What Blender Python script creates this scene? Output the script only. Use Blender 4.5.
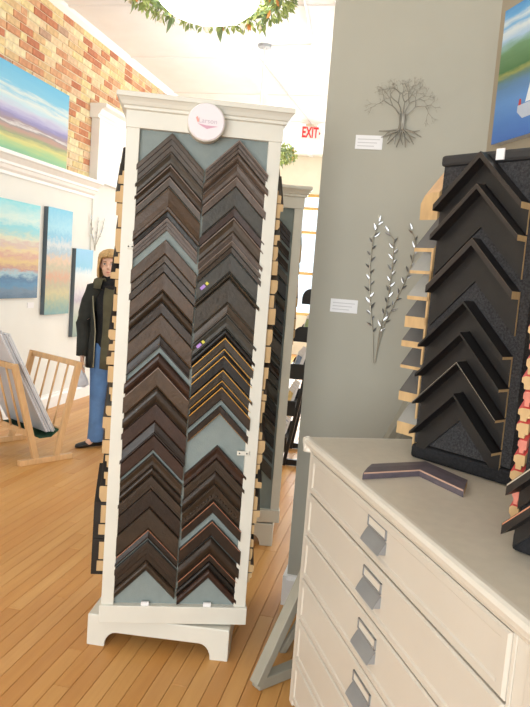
import bpy, bmesh, math, random
from mathutils import Vector, Matrix
random.seed(7)
PI = math.pi
scene = bpy.context.scene
col = scene.collection
for o in list(bpy.data.objects): bpy.data.objects.remove(o)

# ------------------------------------------------------------------ camera
F = 690.0; W_PX, H_PX = 530.0, 707.0; CXP, CYP = 265.0, 353.5
def nrm(v): return v / v.length
_down = nrm(Vector((-.078, 1, 76/690.0)))
_vy = Vector((412-CXP, 284-CYP, F)); _vy = nrm(_vy - _down*_vy.dot(_down))
_up = -_down; _vx = _vy.cross(_up)
ROWS = (_vx, _vy, _up)                       # world = ROWS . cam(x right, y down, z forward)
CAM = Vector((0, 0, 1.6))
def w_dir(c): return Vector((_vx.dot(c), _vy.dot(c), _up.dot(c)))
def ray(x, y): return w_dir(Vector((x-CXP, y-CYP, F)))
def hit(x, y, p, n):
    d = ray(x, y); n = Vector(n); return CAM + d*((Vector(p)-CAM).dot(n)/d.dot(n))
def proj(P):
    q = Vector(P)-CAM
    c = _vx*q.x + _vy*q.y + _up*q.z
    if c.z < .05: return (-9999, -9999)
    return (CXP+F*c.x/c.z, CYP+F*c.y/c.z)
cd = bpy.data.cameras.new('camera'); cam = bpy.data.objects.new('camera', cd); col.objects.link(cam)
cx, cy, cz = w_dir(Vector((1,0,0))), w_dir(Vector((0,-1,0))), w_dir(Vector((0,0,-1)))
cam.matrix_world = Matrix(((cx.x,cy.x,cz.x,CAM.x),(cx.y,cy.y,cz.y,CAM.y),(cx.z,cy.z,cz.z,CAM.z),(0,0,0,1)))
cd.sensor_fit = 'HORIZONTAL'; cd.sensor_width = 36; cd.lens = F/W_PX*36; cd.clip_start = .02
scene.camera = cam

# ------------------------------------------------------------------ world, daylight, exposure
scene.view_settings.view_transform = 'Standard'; scene.view_settings.look = 'None'
scene.view_settings.gamma = 1; scene.view_settings.use_curve_mapping = False
scene.view_settings.exposure = 0.2
world = bpy.data.worlds.new('daylight'); scene.world = world; world.use_nodes = True
bg = world.node_tree.nodes['Background']; bg.inputs[0].default_value = (.86,.93,1,1); bg.inputs[1].default_value = 1.6
def area(name, loc, direction, sx, sy, power, color=(1,1,1)):
    l = bpy.data.lights.new(name, 'AREA'); l.shape = 'RECTANGLE'; l.size = sx; l.size_y = sy
    l.energy = power; l.color = color
    o = bpy.data.objects.new(name, l); col.objects.link(o); o.location = loc
    o.rotation_euler = Vector(direction).to_track_quat('-Z', 'Y').to_euler()
    return o
area('daylight_storefront', (-1.0,-3.75,1.75), (0,1,.0), 4.4, 2.5, 290, (.97,.985,1))
area('daylight_assumed_windows', (3.28,9.4,2.1), (-1,0,0), 7.0, 2.6, 360, (.95,.98,1))  # unseen windows, assumed so that daylight floods the left wall
area('daylight_rear_window', (-1.9,14.85,2.1), (0,-1,0), 2.6, 2.5, 260, (.93,.97,1))

# ------------------------------------------------------------------ materials
MATS = {}
def mat(name, color, rough=.6, metal=0., var=0., scale=8., bump=0., bscale=60., spec=.5, stretch=(1,1,1), emit=None, estr=0., col2=None):
    if name in MATS: return MATS[name]
    m = bpy.data.materials.new(name); m.use_nodes = True; nt = m.node_tree; N = nt.nodes; L = nt.links
    b = N['Principled BSDF']; b.inputs['Roughness'].default_value = rough; b.inputs['Metallic'].default_value = metal
    b.inputs['Specular IOR Level'].default_value = spec
    b.inputs['Base Color'].default_value = (*color, 1)
    tc = N.new('ShaderNodeTexCoord'); mp = N.new('ShaderNodeMapping'); mp.inputs['Scale'].default_value = stretch
    L.new(tc.outputs['Object'], mp.inputs[0])
    nz = N.new('ShaderNodeTexNoise'); nz.inputs['Scale'].default_value = scale; nz.inputs['Detail'].default_value = 4
    L.new(mp.outputs[0], nz.inputs['Vector'])
    c2 = col2 if col2 else tuple(max(0, c*(1-var)) for c in color)
    c1 = color if col2 else tuple(min(1, c*(1+var)) for c in color)
    rp = N.new('ShaderNodeValToRGB'); rp.color_ramp.elements[0].position = .35; rp.color_ramp.elements[1].position = .65
    rp.color_ramp.elements[0].color = (*c2, 1); rp.color_ramp.elements[1].color = (*c1, 1)
    L.new(nz.outputs['Fac'], rp.inputs[0]); L.new(rp.outputs[0], b.inputs['Base Color'])
    if bump:
        n2 = N.new('ShaderNodeTexNoise'); n2.inputs['Scale'].default_value = bscale; L.new(mp.outputs[0], n2.inputs['Vector'])
        bp = N.new('ShaderNodeBump'); bp.inputs['Strength'].default_value = bump; bp.inputs['Distance'].default_value = .01
        L.new(n2.outputs['Fac'], bp.inputs['Height']); L.new(bp.outputs[0], b.inputs['Normal'])
    if emit:
        b.inputs['Emission Color'].default_value = (*emit, 1); b.inputs['Emission Strength'].default_value = estr
    MATS[name] = m; return m
def srgb(r, g, b):
    f = lambda c: (c/255/12.92 if c/255 <= .04045 else ((c/255+.055)/1.055)**2.4)
    return (f(r), f(g), f(b))
def landscape(name, stops, streak=.12, nscale=3., ystretch=.35, seed=0.):
    """painted canvas: colour bands over the canvas height, wavy and streaked by noise"""
    m = bpy.data.materials.new(name); m.use_nodes = True; nt = m.node_tree; N = nt.nodes; L = nt.links
    b = N['Principled BSDF']; b.inputs['Roughness'].default_value = .55
    tc = N.new('ShaderNodeTexCoord'); sp = N.new('ShaderNodeSeparateXYZ'); L.new(tc.outputs['Generated'], sp.inputs[0])
    mp = N.new('ShaderNodeMapping'); mp.inputs['Scale'].default_value = (1, ystretch*3, 3); mp.inputs['Location'].default_value = (seed, seed, seed)
    L.new(tc.outputs['Generated'], mp.inputs[0])
    nz = N.new('ShaderNodeTexNoise'); nz.inputs['Scale'].default_value = nscale; nz.inputs['Detail'].default_value = 6; nz.inputs['Roughness'].default_value = .65
    L.new(mp.outputs[0], nz.inputs['Vector'])
    ma = N.new('ShaderNodeMath'); ma.operation = 'MULTIPLY_ADD'; ma.inputs[1].default_value = streak*2; 
    sb = N.new('ShaderNodeMath'); sb.operation = 'SUBTRACT'; sb.inputs[1].default_value = streak
    L.new(nz.outputs['Fac'], ma.inputs[0]); L.new(sp.outputs['Z'], sb.inputs[0]); L.new(sb.outputs[0], ma.inputs[2])
    rp = N.new('ShaderNodeValToRGB'); cr = rp.color_ramp
    while len(cr.elements) > 1: cr.elements.remove(cr.elements[-1])
    cr.elements[0].position = stops[0][0]; cr.elements[0].color = (*srgb(*stops[0][1]), 1)
    for p, c in stops[1:]:
        e = cr.elements.new(p); e.color = (*srgb(*c), 1)
    L.new(ma.outputs[0], rp.inputs[0]); L.new(rp.outputs[0], b.inputs['Base Color'])
    return m

M_white   = mat('white_painted_wall', srgb(226,224,216), .8, var=.02, scale=2)
M_ceil    = mat('white_pressed_ceiling', srgb(242,243,246), .7, var=.02, scale=3, bump=.25, bscale=9)
M_trimw   = mat('glossy_white_trim', srgb(236,234,230), .4, var=.01)
M_grey    = mat('warm_grey_wall_paint', srgb(170,166,152), .75, var=.025, scale=1.6)
M_greyR   = mat('taupe_wall_paint', srgb(164,152,132), .75, var=.025, scale=1.6)
M_rear    = mat('cream_rear_wall', srgb(222,216,198), .8, var=.02)
M_cream   = mat('cream_lacquer', srgb(214,208,196), .38, var=.015, scale=5)
M_cream2  = mat('cream_drawer_paint', srgb(204,197,185), .42, var=.015, scale=5)
M_top     = mat('beige_worktop', srgb(206,198,182), .35, var=.03, scale=30)
M_towerw  = mat('tower_offwhite_paint', srgb(214,211,200), .42, var=.015, scale=7)
M_panel   = mat('sage_grey_panel', srgb(128,138,136), .7, var=.04, scale=30, bump=.1, bscale=200)
M_raw     = mat('raw_basswood', srgb(188,156,112), .7, var=.12, scale=40, stretch=(1,1,.3))
M_rawred  = mat('raw_red_stained_wood', srgb(196,120,104), .7, var=.15, scale=30)
M_rack    = mat('light_beech_wood', srgb(212,170,122), .45, var=.08, scale=14, stretch=(3,3,.5))
M_carpet  = mat('charcoal_carpet', srgb(62,61,62), 1., var=.35, scale=160, bump=.5, bscale=300, spec=.1)
M_carpetb = mat('black_base_carpet', srgb(40,40,42), .95, var=.25, scale=160, bump=.3, bscale=300, spec=.15)
M_black   = mat('satin_black_wood', srgb(34,32,32), .32, var=.1)
M_blackm  = mat('black_metal', srgb(30,30,32), .4, var=.1)
M_pewter  = mat('pewter_metal', srgb(150,152,154), .42, metal=.45, var=.08)
M_silver  = mat('silver_metal', srgb(160,160,160), .34, metal=.85, var=.06)
M_wire    = mat('dull_grey_wire', srgb(136,132,122), .45, metal=.5, var=.12)
M_stem    = mat('champagne_wire', srgb(164,156,140), .45, metal=.2, var=.1)
M_card    = mat('white_card', srgb(232,230,230), .7, var=.01)
M_ink     = mat('grey_ink', srgb(150,148,150), .8)
M_glass   = None
M_easel   = mat('grey_painted_wood', srgb(156,152,138), .5, var=.05)
M_dark    = mat('dark_void', srgb(20,20,20), .8)
M_green   = mat('green_cloth', srgb(30,72,52), .9, var=.15)
M_mat     = mat('white_mat_board', srgb(232,232,234), .6, var=.01)
M_matedge = mat('grey_mat_board', srgb(206,206,212), .6, var=.02)

def glass():
    m = bpy.data.materials.new('clear_glass'); m.use_nodes = True; nt = m.node_tree; N = nt.nodes; L = nt.links
    N.remove(N['Principled BSDF']); t = N.new('ShaderNodeBsdfTransparent'); t.inputs[0].default_value = (.96,.98,.98,1)
    g = N.new('ShaderNodeBsdfGlossy'); g.inputs['Roughness'].default_value = .02
    mx = N.new('ShaderNodeMixShader'); mx.inputs[0].default_value = .06
    L.new(t.outputs[0], mx.inputs[1]); L.new(g.outputs[0], mx.inputs[2]); L.new(mx.outputs[0], N['Material Output'].inputs[0]); return m
M_glass = glass()

# ------------------------------------------------------------------ mesh helpers
class MB:
    def __init__(s): s.v = []; s.f = []; s.m = []
    def add(s, vs, fs, mi=0):
        b = len(s.v); s.v += [tuple(v) for v in vs]; s.f += [tuple(b+i for i in f) for f in fs]
        s.m += ([mi]*len(fs) if isinstance(mi, int) else list(mi)); return s
    def box(s, x0, y0, z0, x1, y1, z1, mi=0, M=None):
        vs = [Vector(p) for p in ((x0,y0,z0),(x1,y0,z0),(x1,y1,z0),(x0,y1,z0),(x0,y0,z1),(x1,y0,z1),(x1,y1,z1),(x0,y1,z1))]
        if M: vs = [M @ v for v in vs]
        return s.add(vs, [(0,3,2,1),(4,5,6,7),(0,1,5,4),(1,2,6,5),(2,3,7,6),(3,0,4,7)], mi)
    def prism(s, poly, fn, a, b, mi=0):
        """poly: list of 2-D points (counter-clockwise or not), fn(p,q,t)->3-D"""
        n = len(poly); vs = [fn(p, q, a) for p, q in poly]+[fn(p, q, b) for p, q in poly]
        fs = [tuple(range(n)), tuple(range(2*n-1, n-1, -1))]+[(i, i+n, (i+1) % n+n, (i+1) % n) for i in range(n)]
        return s.add(vs, fs, mi)
    def bar(s, p, q, w, h, mi=0, upv=(0,0,1)):
        p, q = Vector(p), Vector(q); d = nrm(q-p); upv = Vector(upv)
        if abs(d.dot(upv)) > .98: upv = Vector((0,1,0))
        sx = nrm(d.cross(upv)); sz = sx.cross(d)
        vs = []
        for e in (p, q):
            for a, b in ((-1,-1),(1,-1),(1,1),(-1,1)): vs.append(e+sx*(a*w/2)+sz*(b*h/2))
        return s.add(vs, [(0,3,2,1),(4,5,6,7),(0,1,5,4),(1,2,6,5),(2,3,7,6),(3,0,4,7)], mi)
    def tube(s, pts, r, n=8, mi=0, cap=True):
        pts = [Vector(p) for p in pts]; rs = r if isinstance(r, (list, tuple)) else [r]*len(pts)
        rings = []
        ref = Vector((.31,.2,.93))
        for i, p in enumerate(pts):
            d = nrm(pts[min(i+1, len(pts)-1)]-pts[max(i-1, 0)])
            if abs(d.dot(ref)) > .95: ref = Vector((1,0,0)) if abs(d.x) < .7 else Vector((0,1,0))
            a = nrm(d.cross(ref)); b = a.cross(d)
            rings.append([p+(a*math.cos(2*PI*k/n)+b*math.sin(2*PI*k/n))*rs[i] for k in range(n)])
        return s.loft(rings, mi, cap)
    def loft(s, rings, mi=0, cap=True, closed=True):
        n = len(rings[0]); vs = [v for r in rings for v in r]; fs = []
        for i in range(len(rings)-1):
            for k in range(n if closed else n-1):
                a, b = i*n+k, i*n+(k+1) % n; fs.append((a, b, b+n, a+n))
        if cap: fs += [tuple(range(n-1, -1, -1)), tuple((len(rings)-1)*n+k for k in range(n))]
        return s.add(vs, fs, mi)
    def lathe(s, prof, n=24, c=(0,0,0), mi=0, cap=True):
        rings = [[(c[0]+r*math.cos(2*PI*k/n), c[1]+r*math.sin(2*PI*k/n), c[2]+z) for k in range(n)] for r, z in prof]
        return s.loft(rings, mi, cap)
    def ell(s, c, r, n=16, m=10, M=None, mi=0):
        rings = []
        for i in range(m+1):
            t = PI*i/m; sr = max(math.sin(t), .02)
            rg = []
            for k in range(n):
                v = Vector((r[0]*sr*math.cos(2*PI*k/n), r[1]*sr*math.sin(2*PI*k/n), -r[2]*math.cos(t)))
                if M: v = M @ v
                rg.append(v+Vector(c))
            rings.append(rg)
        return s.loft(rings, mi, True)
    def mesh(s, name, mats, smooth=False):
        me = bpy.data.meshes.new(name); me.from_pydata(s.v, [], s.f)
        for m in (mats if isinstance(mats, (list, tuple)) else [mats]): me.materials.append(m)
        me.polygons.foreach_set('material_index', s.m)
        bm = bmesh.new(); bm.from_mesh(me); bmesh.ops.recalc_face_normals(bm, faces=bm.faces); bm.to_mesh(me); bm.free()
        if smooth: me.polygons.foreach_set('use_smooth', [True]*len(me.polygons))
        me.update(); return me
    def obj(s, name, mats, parent=None, smooth=False, bevel=0., seg=2):
        return link(name, s.mesh(name, mats, smooth), parent, bevel, seg)
def link(name, me, parent=None, bevel=0., seg=2):
    o = bpy.data.objects.new(name, me); col.objects.link(o)
    if parent: o.parent = parent
    if bevel:
        md = o.modifiers.new('bevel', 'BEVEL'); md.width = bevel; md.segments = seg; md.limit_method = 'ANGLE'; md.angle_limit = .6
    return o
def tag(o, label, cat, group=None):
    o['label'] = label; o['category'] = cat
    if group: o['group'] = group
    return o
def thing(name, label, cat, loc=(0,0,0), rz=0., group=None):
    o = bpy.data.objects.new(name, None); col.objects.link(o); o.location = loc; o.rotation_euler = (0,0,rz); o.empty_display_size = .1
    return tag(o, label, cat, group)
def struct(o): o['kind'] = 'structure'; return o
def stuff(o): o['kind'] = 'stuff'; return o
def text_mesh(body, size, extrude=.0008, bold=0.):
    c = bpy.data.curves.new('lettering', 'FONT'); c.body = body; c.size = size; c.extrude = extrude; c.offset = bold; c.align_x = 'CENTER'; c.align_y = 'CENTER'
    o = bpy.data.objects.new('lettering', c); col.objects.link(o); bpy.context.view_layer.update()
    me = bpy.data.meshes.new_from_object(o.evaluated_get(bpy.context.evaluated_depsgraph_get()))
    bpy.data.objects.remove(o); return me
ORD = ['', 'first','second','third','fourth','fifth','sixth','seventh','eighth','ninth','tenth','eleventh','twelfth','thirteenth','fourteenth','fifteenth','sixteenth','seventeenth','eighteenth','nineteenth','twentieth','twenty-first','twenty-second','twenty-third','twenty-fourth','twenty-fifth','twenty-sixth','twenty-seventh','twenty-eighth','twenty-ninth','thirtieth','thirty-first','thirty-second','thirty-third','thirty-fourth','thirty-fifth']
def in_frame(P, m=0):
    x, y = proj(P); return -m <= x <= W_PX+m and -m <= y <= H_PX+m

# ================================================================== ROOM
XL, YB, ZC = -3.755, 14.7, 4.2
YF = -3.6; XR = 3.1; YP = 3.25
# floor: bed plus single boards
fl = struct(MB().box(-4.0, YF, -.06, 3.4, YB+.2, -.012).obj('floor', mat('floor_bed', srgb(120,80,45), .8)))
board_cols = [(209,157,92),(206,153,88),(202,147,83),(212,161,97),(198,142,78),(208,156,94),(203,147,81)]
def wood(name, rgb):
    m = bpy.data.materials.new(name); m.use_nodes = True; nt = m.node_tree; N = nt.nodes; L = nt.links
    b = N['Principled BSDF']; b.inputs['Roughness'].default_value = .42; b.inputs['Specular IOR Level'].default_value = .35
    tc = N.new('ShaderNodeTexCoord'); oi = N.new('ShaderNodeObjectInfo'); ad = N.new('ShaderNodeVectorMath'); ad.operation = 'ADD'
    L.new(tc.outputs['Object'], ad.inputs[0]); L.new(oi.outputs['Location'], ad.inputs[1])
    mp = N.new('ShaderNodeMapping'); mp.inputs['Scale'].default_value = (14, .9, 1); L.new(ad.outputs[0], mp.inputs[0])
    nz = N.new('ShaderNodeTexNoise'); nz.inputs['Scale'].default_value = 2.2; nz.inputs['Detail'].default_value = 6; nz.inputs['Distortion'].default_value = .6; L.new(mp.outputs[0], nz.inputs['Vector'])
    rp = N.new('ShaderNodeValToRGB'); rp.color_ramp.elements[0].position = .3; rp.color_ramp.elements[1].position = .68
    c = srgb(*rgb); rp.color_ramp.elements[0].color = (c[0]*.9, c[1]*.85, c[2]*.78, 1); rp.color_ramp.elements[1].color = (*c, 1)
    L.new(nz.outputs['Fac'], rp.inputs[0]); L.new(rp.outputs[0], b.inputs['Base Color']); return m
M_boards = [wood('maple_board_%d' % i, c) for i, c in enumerate(board_cols)]
BW = .07; boards = []
rb = random.Random(3)
nx = int((XR-XL)/BW)+2
for i in range(nx):
    x0 = XL-.02+i*BW; y = YF+rb.uniform(-1.6, 0)
    while y < YB:
        ln = rb.choice((1.1, 1.5, 1.9, 2.3))*rb.uniform(.9, 1.1); boards.append((x0, y, min(y+ln, YB), ln)); y += ln
def board_px(b):
    best = 0
    for k in range(9):
        P = (b[0]+BW/2, b[1]+(b[2]-b[1])*k/8, 0)
        if in_frame(P, 20) and b[0] < .2: best = max(best, 1/(Vector(P)-CAM).length)
    return best
sc = sorted(boards, key=board_px, reverse=True)
near = [b for b in sc[:292] if board_px(b) > 0]; rest = [b for b in boards if b not in set(near)]
bmesh_cache = {}
def board_mesh(L, mi):
    L = round(L*10)/10
    k = (L, mi)
    if k not in bmesh_cache:
        g = .0006; e = .0013; a, b = g, BW-g
        v = []
        for (x0, x1, z, ins) in ((a, b, -.014, 0), (a, b, -.0022, 0), (a+e, b-e, 0, e)):
            v += [(x0, ins, z), (x1, ins, z), (x1, L-ins-.001, z), (x0, L-ins-.001, z)]
        f = [(8,9,10,11)]
        for r in (0, 4):
            for q in range(4): f.append((r+q, r+(q+1) % 4, r+4+(q+1) % 4, r+4+q))
        bmesh_cache[k] = MB().add(v, f).mesh('board', M_boards[mi])
    return bmesh_cache[k], L
for (x0, y0, y1, ln) in near:
    me, L = board_mesh(y1-y0, rb.randrange(7)); o = link('board', me, fl); o.location = (x0, y0, 0); o.scale = (1, (y1-y0)/L, 1)
R = MB()
for (x0, y0, y1, ln) in rest: R.box(x0+.0009, y0, -.014, x0+BW-.0009, y1-.001, 0, rb.randrange(7))
stuff(R.obj('far_boards', M_boards, fl))

# left wall: plaster below, brick above a moulded ledge
ZL = 2.36
wl = struct(MB().box(XL-.2, YF, 0, XL, YB, ZL+.02).obj('wall_left', M_white))
MB().box(XL-.2, YF, ZL+.02, XL-.009, YB, ZC).obj('mortar_bed', mat('pale_mortar', srgb(216,200,172), .95, var=.06, scale=30), wl)
brick_rgb = [(222,202,150),(216,192,142),(226,210,170),(210,178,134),(200,146,110),(192,128,94),(184,118,88),(208,160,122),(216,184,150),(184,150,126),(222,196,158)]
M_bricks = [mat('brick_%d' % i, srgb(*c), .95, var=.14, scale=18, bump=.5, bscale=70) for i, c in enumerate(brick_rgb)]
BL, BH = .213, .064; brv = random.Random(11); bricks = []
row = 0; z = ZL+.21
while z < ZC-.1:
    y = 5.0+(.115 if row % 2 else 0)
    while y < 11.4:
        ln = BL if brv.random() > .18 else .105
        bricks.append((y, z, ln)); y += ln+.011
    z += BH+.011; row += 1
def brick_vis(b): return in_frame((XL, b[0]+b[2]/2, b[1]+.03), 8) and not (b[0] < 6.75 and b[1] < 3.2)
vis = sorted([b for b in bricks if brick_vis(b)], key=lambda b: b[0])[:300]; vs_ = set(vis)
brick_me = {}
for (y, z, ln) in vis:
    k = (ln, brv.choices(range(11), (5,5,4,4,4,3,2,3,3,1,4))[0])
    if k not in brick_me:
        e = .006; v = [(0,0,0),(0,ln,0),(0,ln,BH),(0,0,BH),(.095,0,0),(.095,ln,0),(.095,ln,BH),(.095,0,BH),(.1,e,e),(.1,ln-e,e),(.1,ln-e,BH-e),(.1,e,BH-e)]
        f = [(8,9,10,11)]
        for r in (0, 4):
            for q in range(4): f.append((r+q, r+(q+1) % 4, r+4+(q+1) % 4, r+4+q))
        brick_me[k] = MB().add(v, f).mesh('brick', M_bricks[k[1]])
    o = link('brick', brick_me[k], wl); o.location = (XL-.1+brv.uniform(-.004,.005), y, z)
R = MB()
for (y, z, ln) in bricks:
    if (y, z, ln) not in vs_: R.box(XL-.1, y, z, XL+brv.uniform(-.004,.004), y+ln, z+BH, brv.randrange(11))
stuff(R.obj('further_bricks', M_bricks, wl))
def run_y(prof, x, y0, y1, name, m, z0=0, parent=None):
    return MB().prism(prof, lambda p, q, t: (x+p, t, z0+q), y0, y1).obj(name, m, parent)
ledge = [(0,0),(.02,0),(.02,.03),(.045,.05),(.06,.08),(.075,.085),(.075,.11),(.12,.15),(.145,.16),(.145,.192),(0,.192)]
struct(run_y(ledge, XL, YF, 7.62, 'trim_1', M_trimw, ZL))
struct(run_y([(0,0),(.022,0),(.022,.12),(.014,.135),(.014,.15),(0,.16)], XL, YF, YB, 'baseboard_left', M_trimw))
# built-in white surround above the ledge end
ps = struct(MB().box(XL, 7.52, ZL+.19, XL+.1, 9.9, 3.27).obj('trim_2', M_trimw))
crown = [(0,0),(.105,0),(.105,.03),(.125,.05),(.15,.09),(.19,.11),(.2,.115),(.2,.155),(0,.155)]
m_ = MB().prism(crown, lambda p, q, t: (XL+p, t, 3.255+q), 7.46, 9.95); m_.obj('crown', M_trimw, ps)
struct(MB().box(XL, 7.62, 0, XL+.02, 9.9, ZL+.19).obj('trim_3', M_white))
# ceiling with cove
ce = struct(MB().box(-4.0, YF, ZC, 3.4, YB+.2, ZC+.15).obj('ceiling', M_ceil))
run_y([(0,0),(.03,-.09),(.06,-.1),(.14,-.03),(.16,0)], XL-.1, YF, YB, 'cove', M_trimw, ZC, ce)
for k in range(1, 5):
    xr = XL+k*1.42
    MB().prism([(-.05,0),(-.035,-.018),(.035,-.018),(.05,0)], lambda p, q, t: (xr+p, t, ZC+q), YF, YB).obj('rib', M_ceil, ce)
for k in range(11):
    yr = -2.8+k*1.6
    MB().prism([(-.04,0),(-.028,-.012),(.028,-.012),(.04,0)], lambda p, q, t: (t, yr+p, ZC+q), XL, XR).obj('rib', M_ceil, ce)
# rear wall with window
wy0, wx0, wx1, wz0, wz1 = YB, -3.1, -.6, .85, 3.42
rw = MB(); rw.box(-4.0, YB, 0, wx0, YB+.2, ZC).box(wx1, YB, 0, 3.4, YB+.2, ZC).box(wx0, YB, 0, wx1, YB+.2, wz0).box(wx0, YB, wz1, wx1, YB+.2, ZC)
struct(rw.obj('wall_rear', M_rear))
win = struct(MB().box(wx0, YB+.09, wz0, wx1, YB+.1, wz1).obj('window_1', M_glass))
M_mull = mat('varnished_window_bar', srgb(206,170,104), .5, var=.05)
for zz in (wz0+.03, 1.75, 2.62, 3.12, wz1-.03): MB().box(wx0, YB+.04, zz-.03, wx1, YB+.085, zz+.03).obj('window_bar', M_mull, win)
for xx in (wx0+.03, -1.5, wx1-.03): MB().box(xx-.03, YB+.03, wz0, xx+.03, YB+.075, wz1).obj('window_bar', M_mull, win)
# assumed side windows, unseen behind the grey partition, added to light the left wall
rs = MB(); x0, x1 = XR, XR+.2
wins = [(6.0,8.0),(8.4,10.4),(10.8,12.8)]
rs.box(x0, 3.3, 0, x1, YB, .8).box(x0, 3.3, 3.4, x1, YB, ZC)
e = 3.3
for a, b in wins: rs.box(x0, e, .8, x1, a, 3.4); e = b
rs.box(x0, e, .8, x1, YB, 3.4)
struct(rs.obj('wall_right_rear', M_white))
for i, (a, b) in enumerate(wins):
    w = struct(MB().box(x0+.09, a, .8, x0+.1, b, 3.4).obj('window_%d' % (i+2), M_glass))
    for q in (a+.03, (a+b)/2, b-.03): MB().box(x0+.05, q-.03, .8, x0+.088, q+.03, 3.4).obj('window_bar', M_trimw, w)
# grey partition and taupe right wall
xe, xc = -.462, .262
fd = Vector((math.sin(math.radians(-25.4)), math.cos(math.radians(-25.4)), 0)); pd = Vector((fd.y, -fd.x, 0))
pt = struct(MB().box(xe, YP, 0, 3.4, YP+.12, ZC).obj('wall_partition', M_grey))
struct(MB().prism([(0,0),(-.018,0),(-.018,.13),(-.01,.15),(0,.155)], lambda p, q, t: (t, YP+p, q), xe, xc).obj('baseboard_partition', M_trimw))
struct(MB().box(xe-.018, YP-.0185, 0, xe-.0005, YP+.138, .152).obj('baseboard_partition_end', M_trimw))
P0 = Vector((xc, YP, 0)); P1 = P0-fd*6.6
struct(MB().add([P0, P1, P1+pd*.15, P0+pd*.15, P0+Vector((0,0,ZC)), P1+Vector((0,0,ZC)), P1+pd*.15+Vector((0,0,ZC)), P0+pd*.15+Vector((0,0,ZC))],
    [(0,3,2,1),(4,5,6,7),(0,1,5,4),(1,2,6,5),(2,3,7,6),(3,0,4,7)]).obj('wall_right', M_greyR))
# shop front behind the camera
sf = MB(); sf.box(-4.0, YF-.2, 0, -3.3, YF, ZC).box(1.4, YF-.2, 0, 3.6, YF, ZC).box(-3.3, YF-.2, 0, 1.4, YF, .45).box(-3.3, YF-.2, 3.1, 1.4, YF, ZC)
struct(sf.obj('wall_front', M_white))
w = struct(MB().box(-3.3, YF-.11, .45, 1.4, YF-.1, 3.1).obj('window_5', M_glass))
for q in (-3.27, -1.73, -.17, 1.37): MB().box(q-.03, YF-.095, .45, q+.03, YF-.05, 3.1).obj('window_bar', M_trimw, w)

# ================================================================== moulding corner samples
def sample_mesh(hw, dz, prof, mats, notch=True, k=1.0, name='corner_sample'):
    """chevron of moulding: apex at the origin, arms falling at 45 degrees, back at y=0, face to -y.
    prof: [(v 0..1 from outer to inner edge, depth, material index)], last slot = raw wood for cut ends"""
    raw = len(mats)-1
    d0, d1 = prof[0][1], prof[-1][1]
    nb = [(1., .35*d1), (.72, .35*d1), (.72, 0.)] if notch else [(1., 0.)]
    ring = [(0., 0.)]+[(v, d) for v, d, _ in prof]+nb
    mi = [prof[0][2]]+[m for _, _, m in prof[:-1]]+[prof[-1][2]]+[raw]*(len(nb))
    n = len(ring); vs = []
    for x in (-hw, 0, hw):
        for v, d in ring: vs.append((x, -d, -abs(x)*k-v*dz))
    fs = []; ms = []
    for s_ in (0, 1):
        for i in range(n):
            j = (i+1) % n; fs.append((s_*n+i, s_*n+j, (s_+1)*n+j, (s_+1)*n+i)); ms.append(mi[i])
    fs += [tuple(range(n)), tuple(range(3*n-1, 2*n-1, -1))]; ms += [raw, raw]
    return MB().add(vs, fs, ms).mesh(name, mats)
def strip_mesh(hw, v0, v1, dz, d, m, name):
    """thin raised line running along both arms"""
    vs = []; t = .0022
    for x in (-hw, 0, hw):
        a = -abs(x)
        vs += [(x, -d+.001, a-v0*dz), (x, -d-t, a-v0*dz-.001), (x, -d-t, a-v1*dz+.001), (x, -d+.001, a-v1*dz)]
    fs = [(s_*4+i, s_*4+(i+1) % 4, s_*4+4+(i+1) % 4, s_*4+4+i) for s_ in (0, 1) for i in range(4)]+[(0,1,2,3),(11,10,9,8)]
    return MB().add(vs, fs).mesh(name, m)
PROFS = {
 'scoop': lambda D: [(0,.8*D),(.06,D),(.14,D),(.2,.82*D),(.55,.6*D),(.85,.62*D),(.92,.5*D),(1,.42*D)],
 'flat':  lambda D: [(0,.85*D),(.05,D),(.9,.92*D),(.95,.8*D),(1,.7*D)],
 'step':  lambda D: [(0,.9*D),(.05,D),(.3,D),(.33,.75*D),(.62,.72*D),(.66,.5*D),(.95,.48*D),(1,.4*D)],
 'round': lambda D: [(0,.5*D),(.08,.75*D),(.22,.94*D),(.4,D),(.6,.94*D),(.8,.75*D),(.92,.55*D),(1,.5*D)],
 'rev':   lambda D: [(0,.45*D),(.08,.55*D),(.5,.66*D),(.78,.8*D),(.82,D),(.94,D),(1,.85*D)],
}
def msurf(name, rgb, rough=.38):
    return mat('moulding_'+name, srgb(*rgb), rough, var=.16, scale=26, stretch=(1,1,1), bump=.12, bscale=90, spec=.35)
S = {'taupe':msurf('taupe',(82,68,58)), 'walnut':msurf('walnut',(68,55,42)), 'umber':msurf('umber',(54,42,31)), 'espresso':msurf('espresso',(40,29,22)),
 'chestnut':msurf('chestnut',(70,51,33)), 'mahogany':msurf('mahogany',(52,33,24)), 'greybrown':msurf('greybrown',(68,60,51)), 'slate':msurf('slate',(60,57,51)),
 'black':msurf('black',(29,25,22)), 'olive':msurf('olive',(55,47,37)), 'coffee':msurf('coffee',(47,36,27))}
NAMEC = {'taupe':'mauve-taupe','walnut':'walnut brown','umber':'dark umber','espresso':'espresso brown','chestnut':'chestnut brown','mahogany':'reddish mahogany','greybrown':'grey-brown','slate':'slate grey','black':'near-black','olive':'dark olive-brown','coffee':'coffee brown'}
M_gold = mat('gilt_line', srgb(214,160,72), .3, metal=.55, var=.1)
M_copper = mat('copper_line', srgb(190,132,104), .35, metal=.3, var=.1)
M_pale = mat('pale_line', srgb(150,130,120), .5, var=.1)
ACC = {'g':(M_gold,'gilt_edge','gold edge line'), 'c':(M_copper,'copper_edge','copper-coloured edge line'), 'p':(M_pale,'edge_line','pale edge line')}  # p: pale strip along the outer edge

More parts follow.
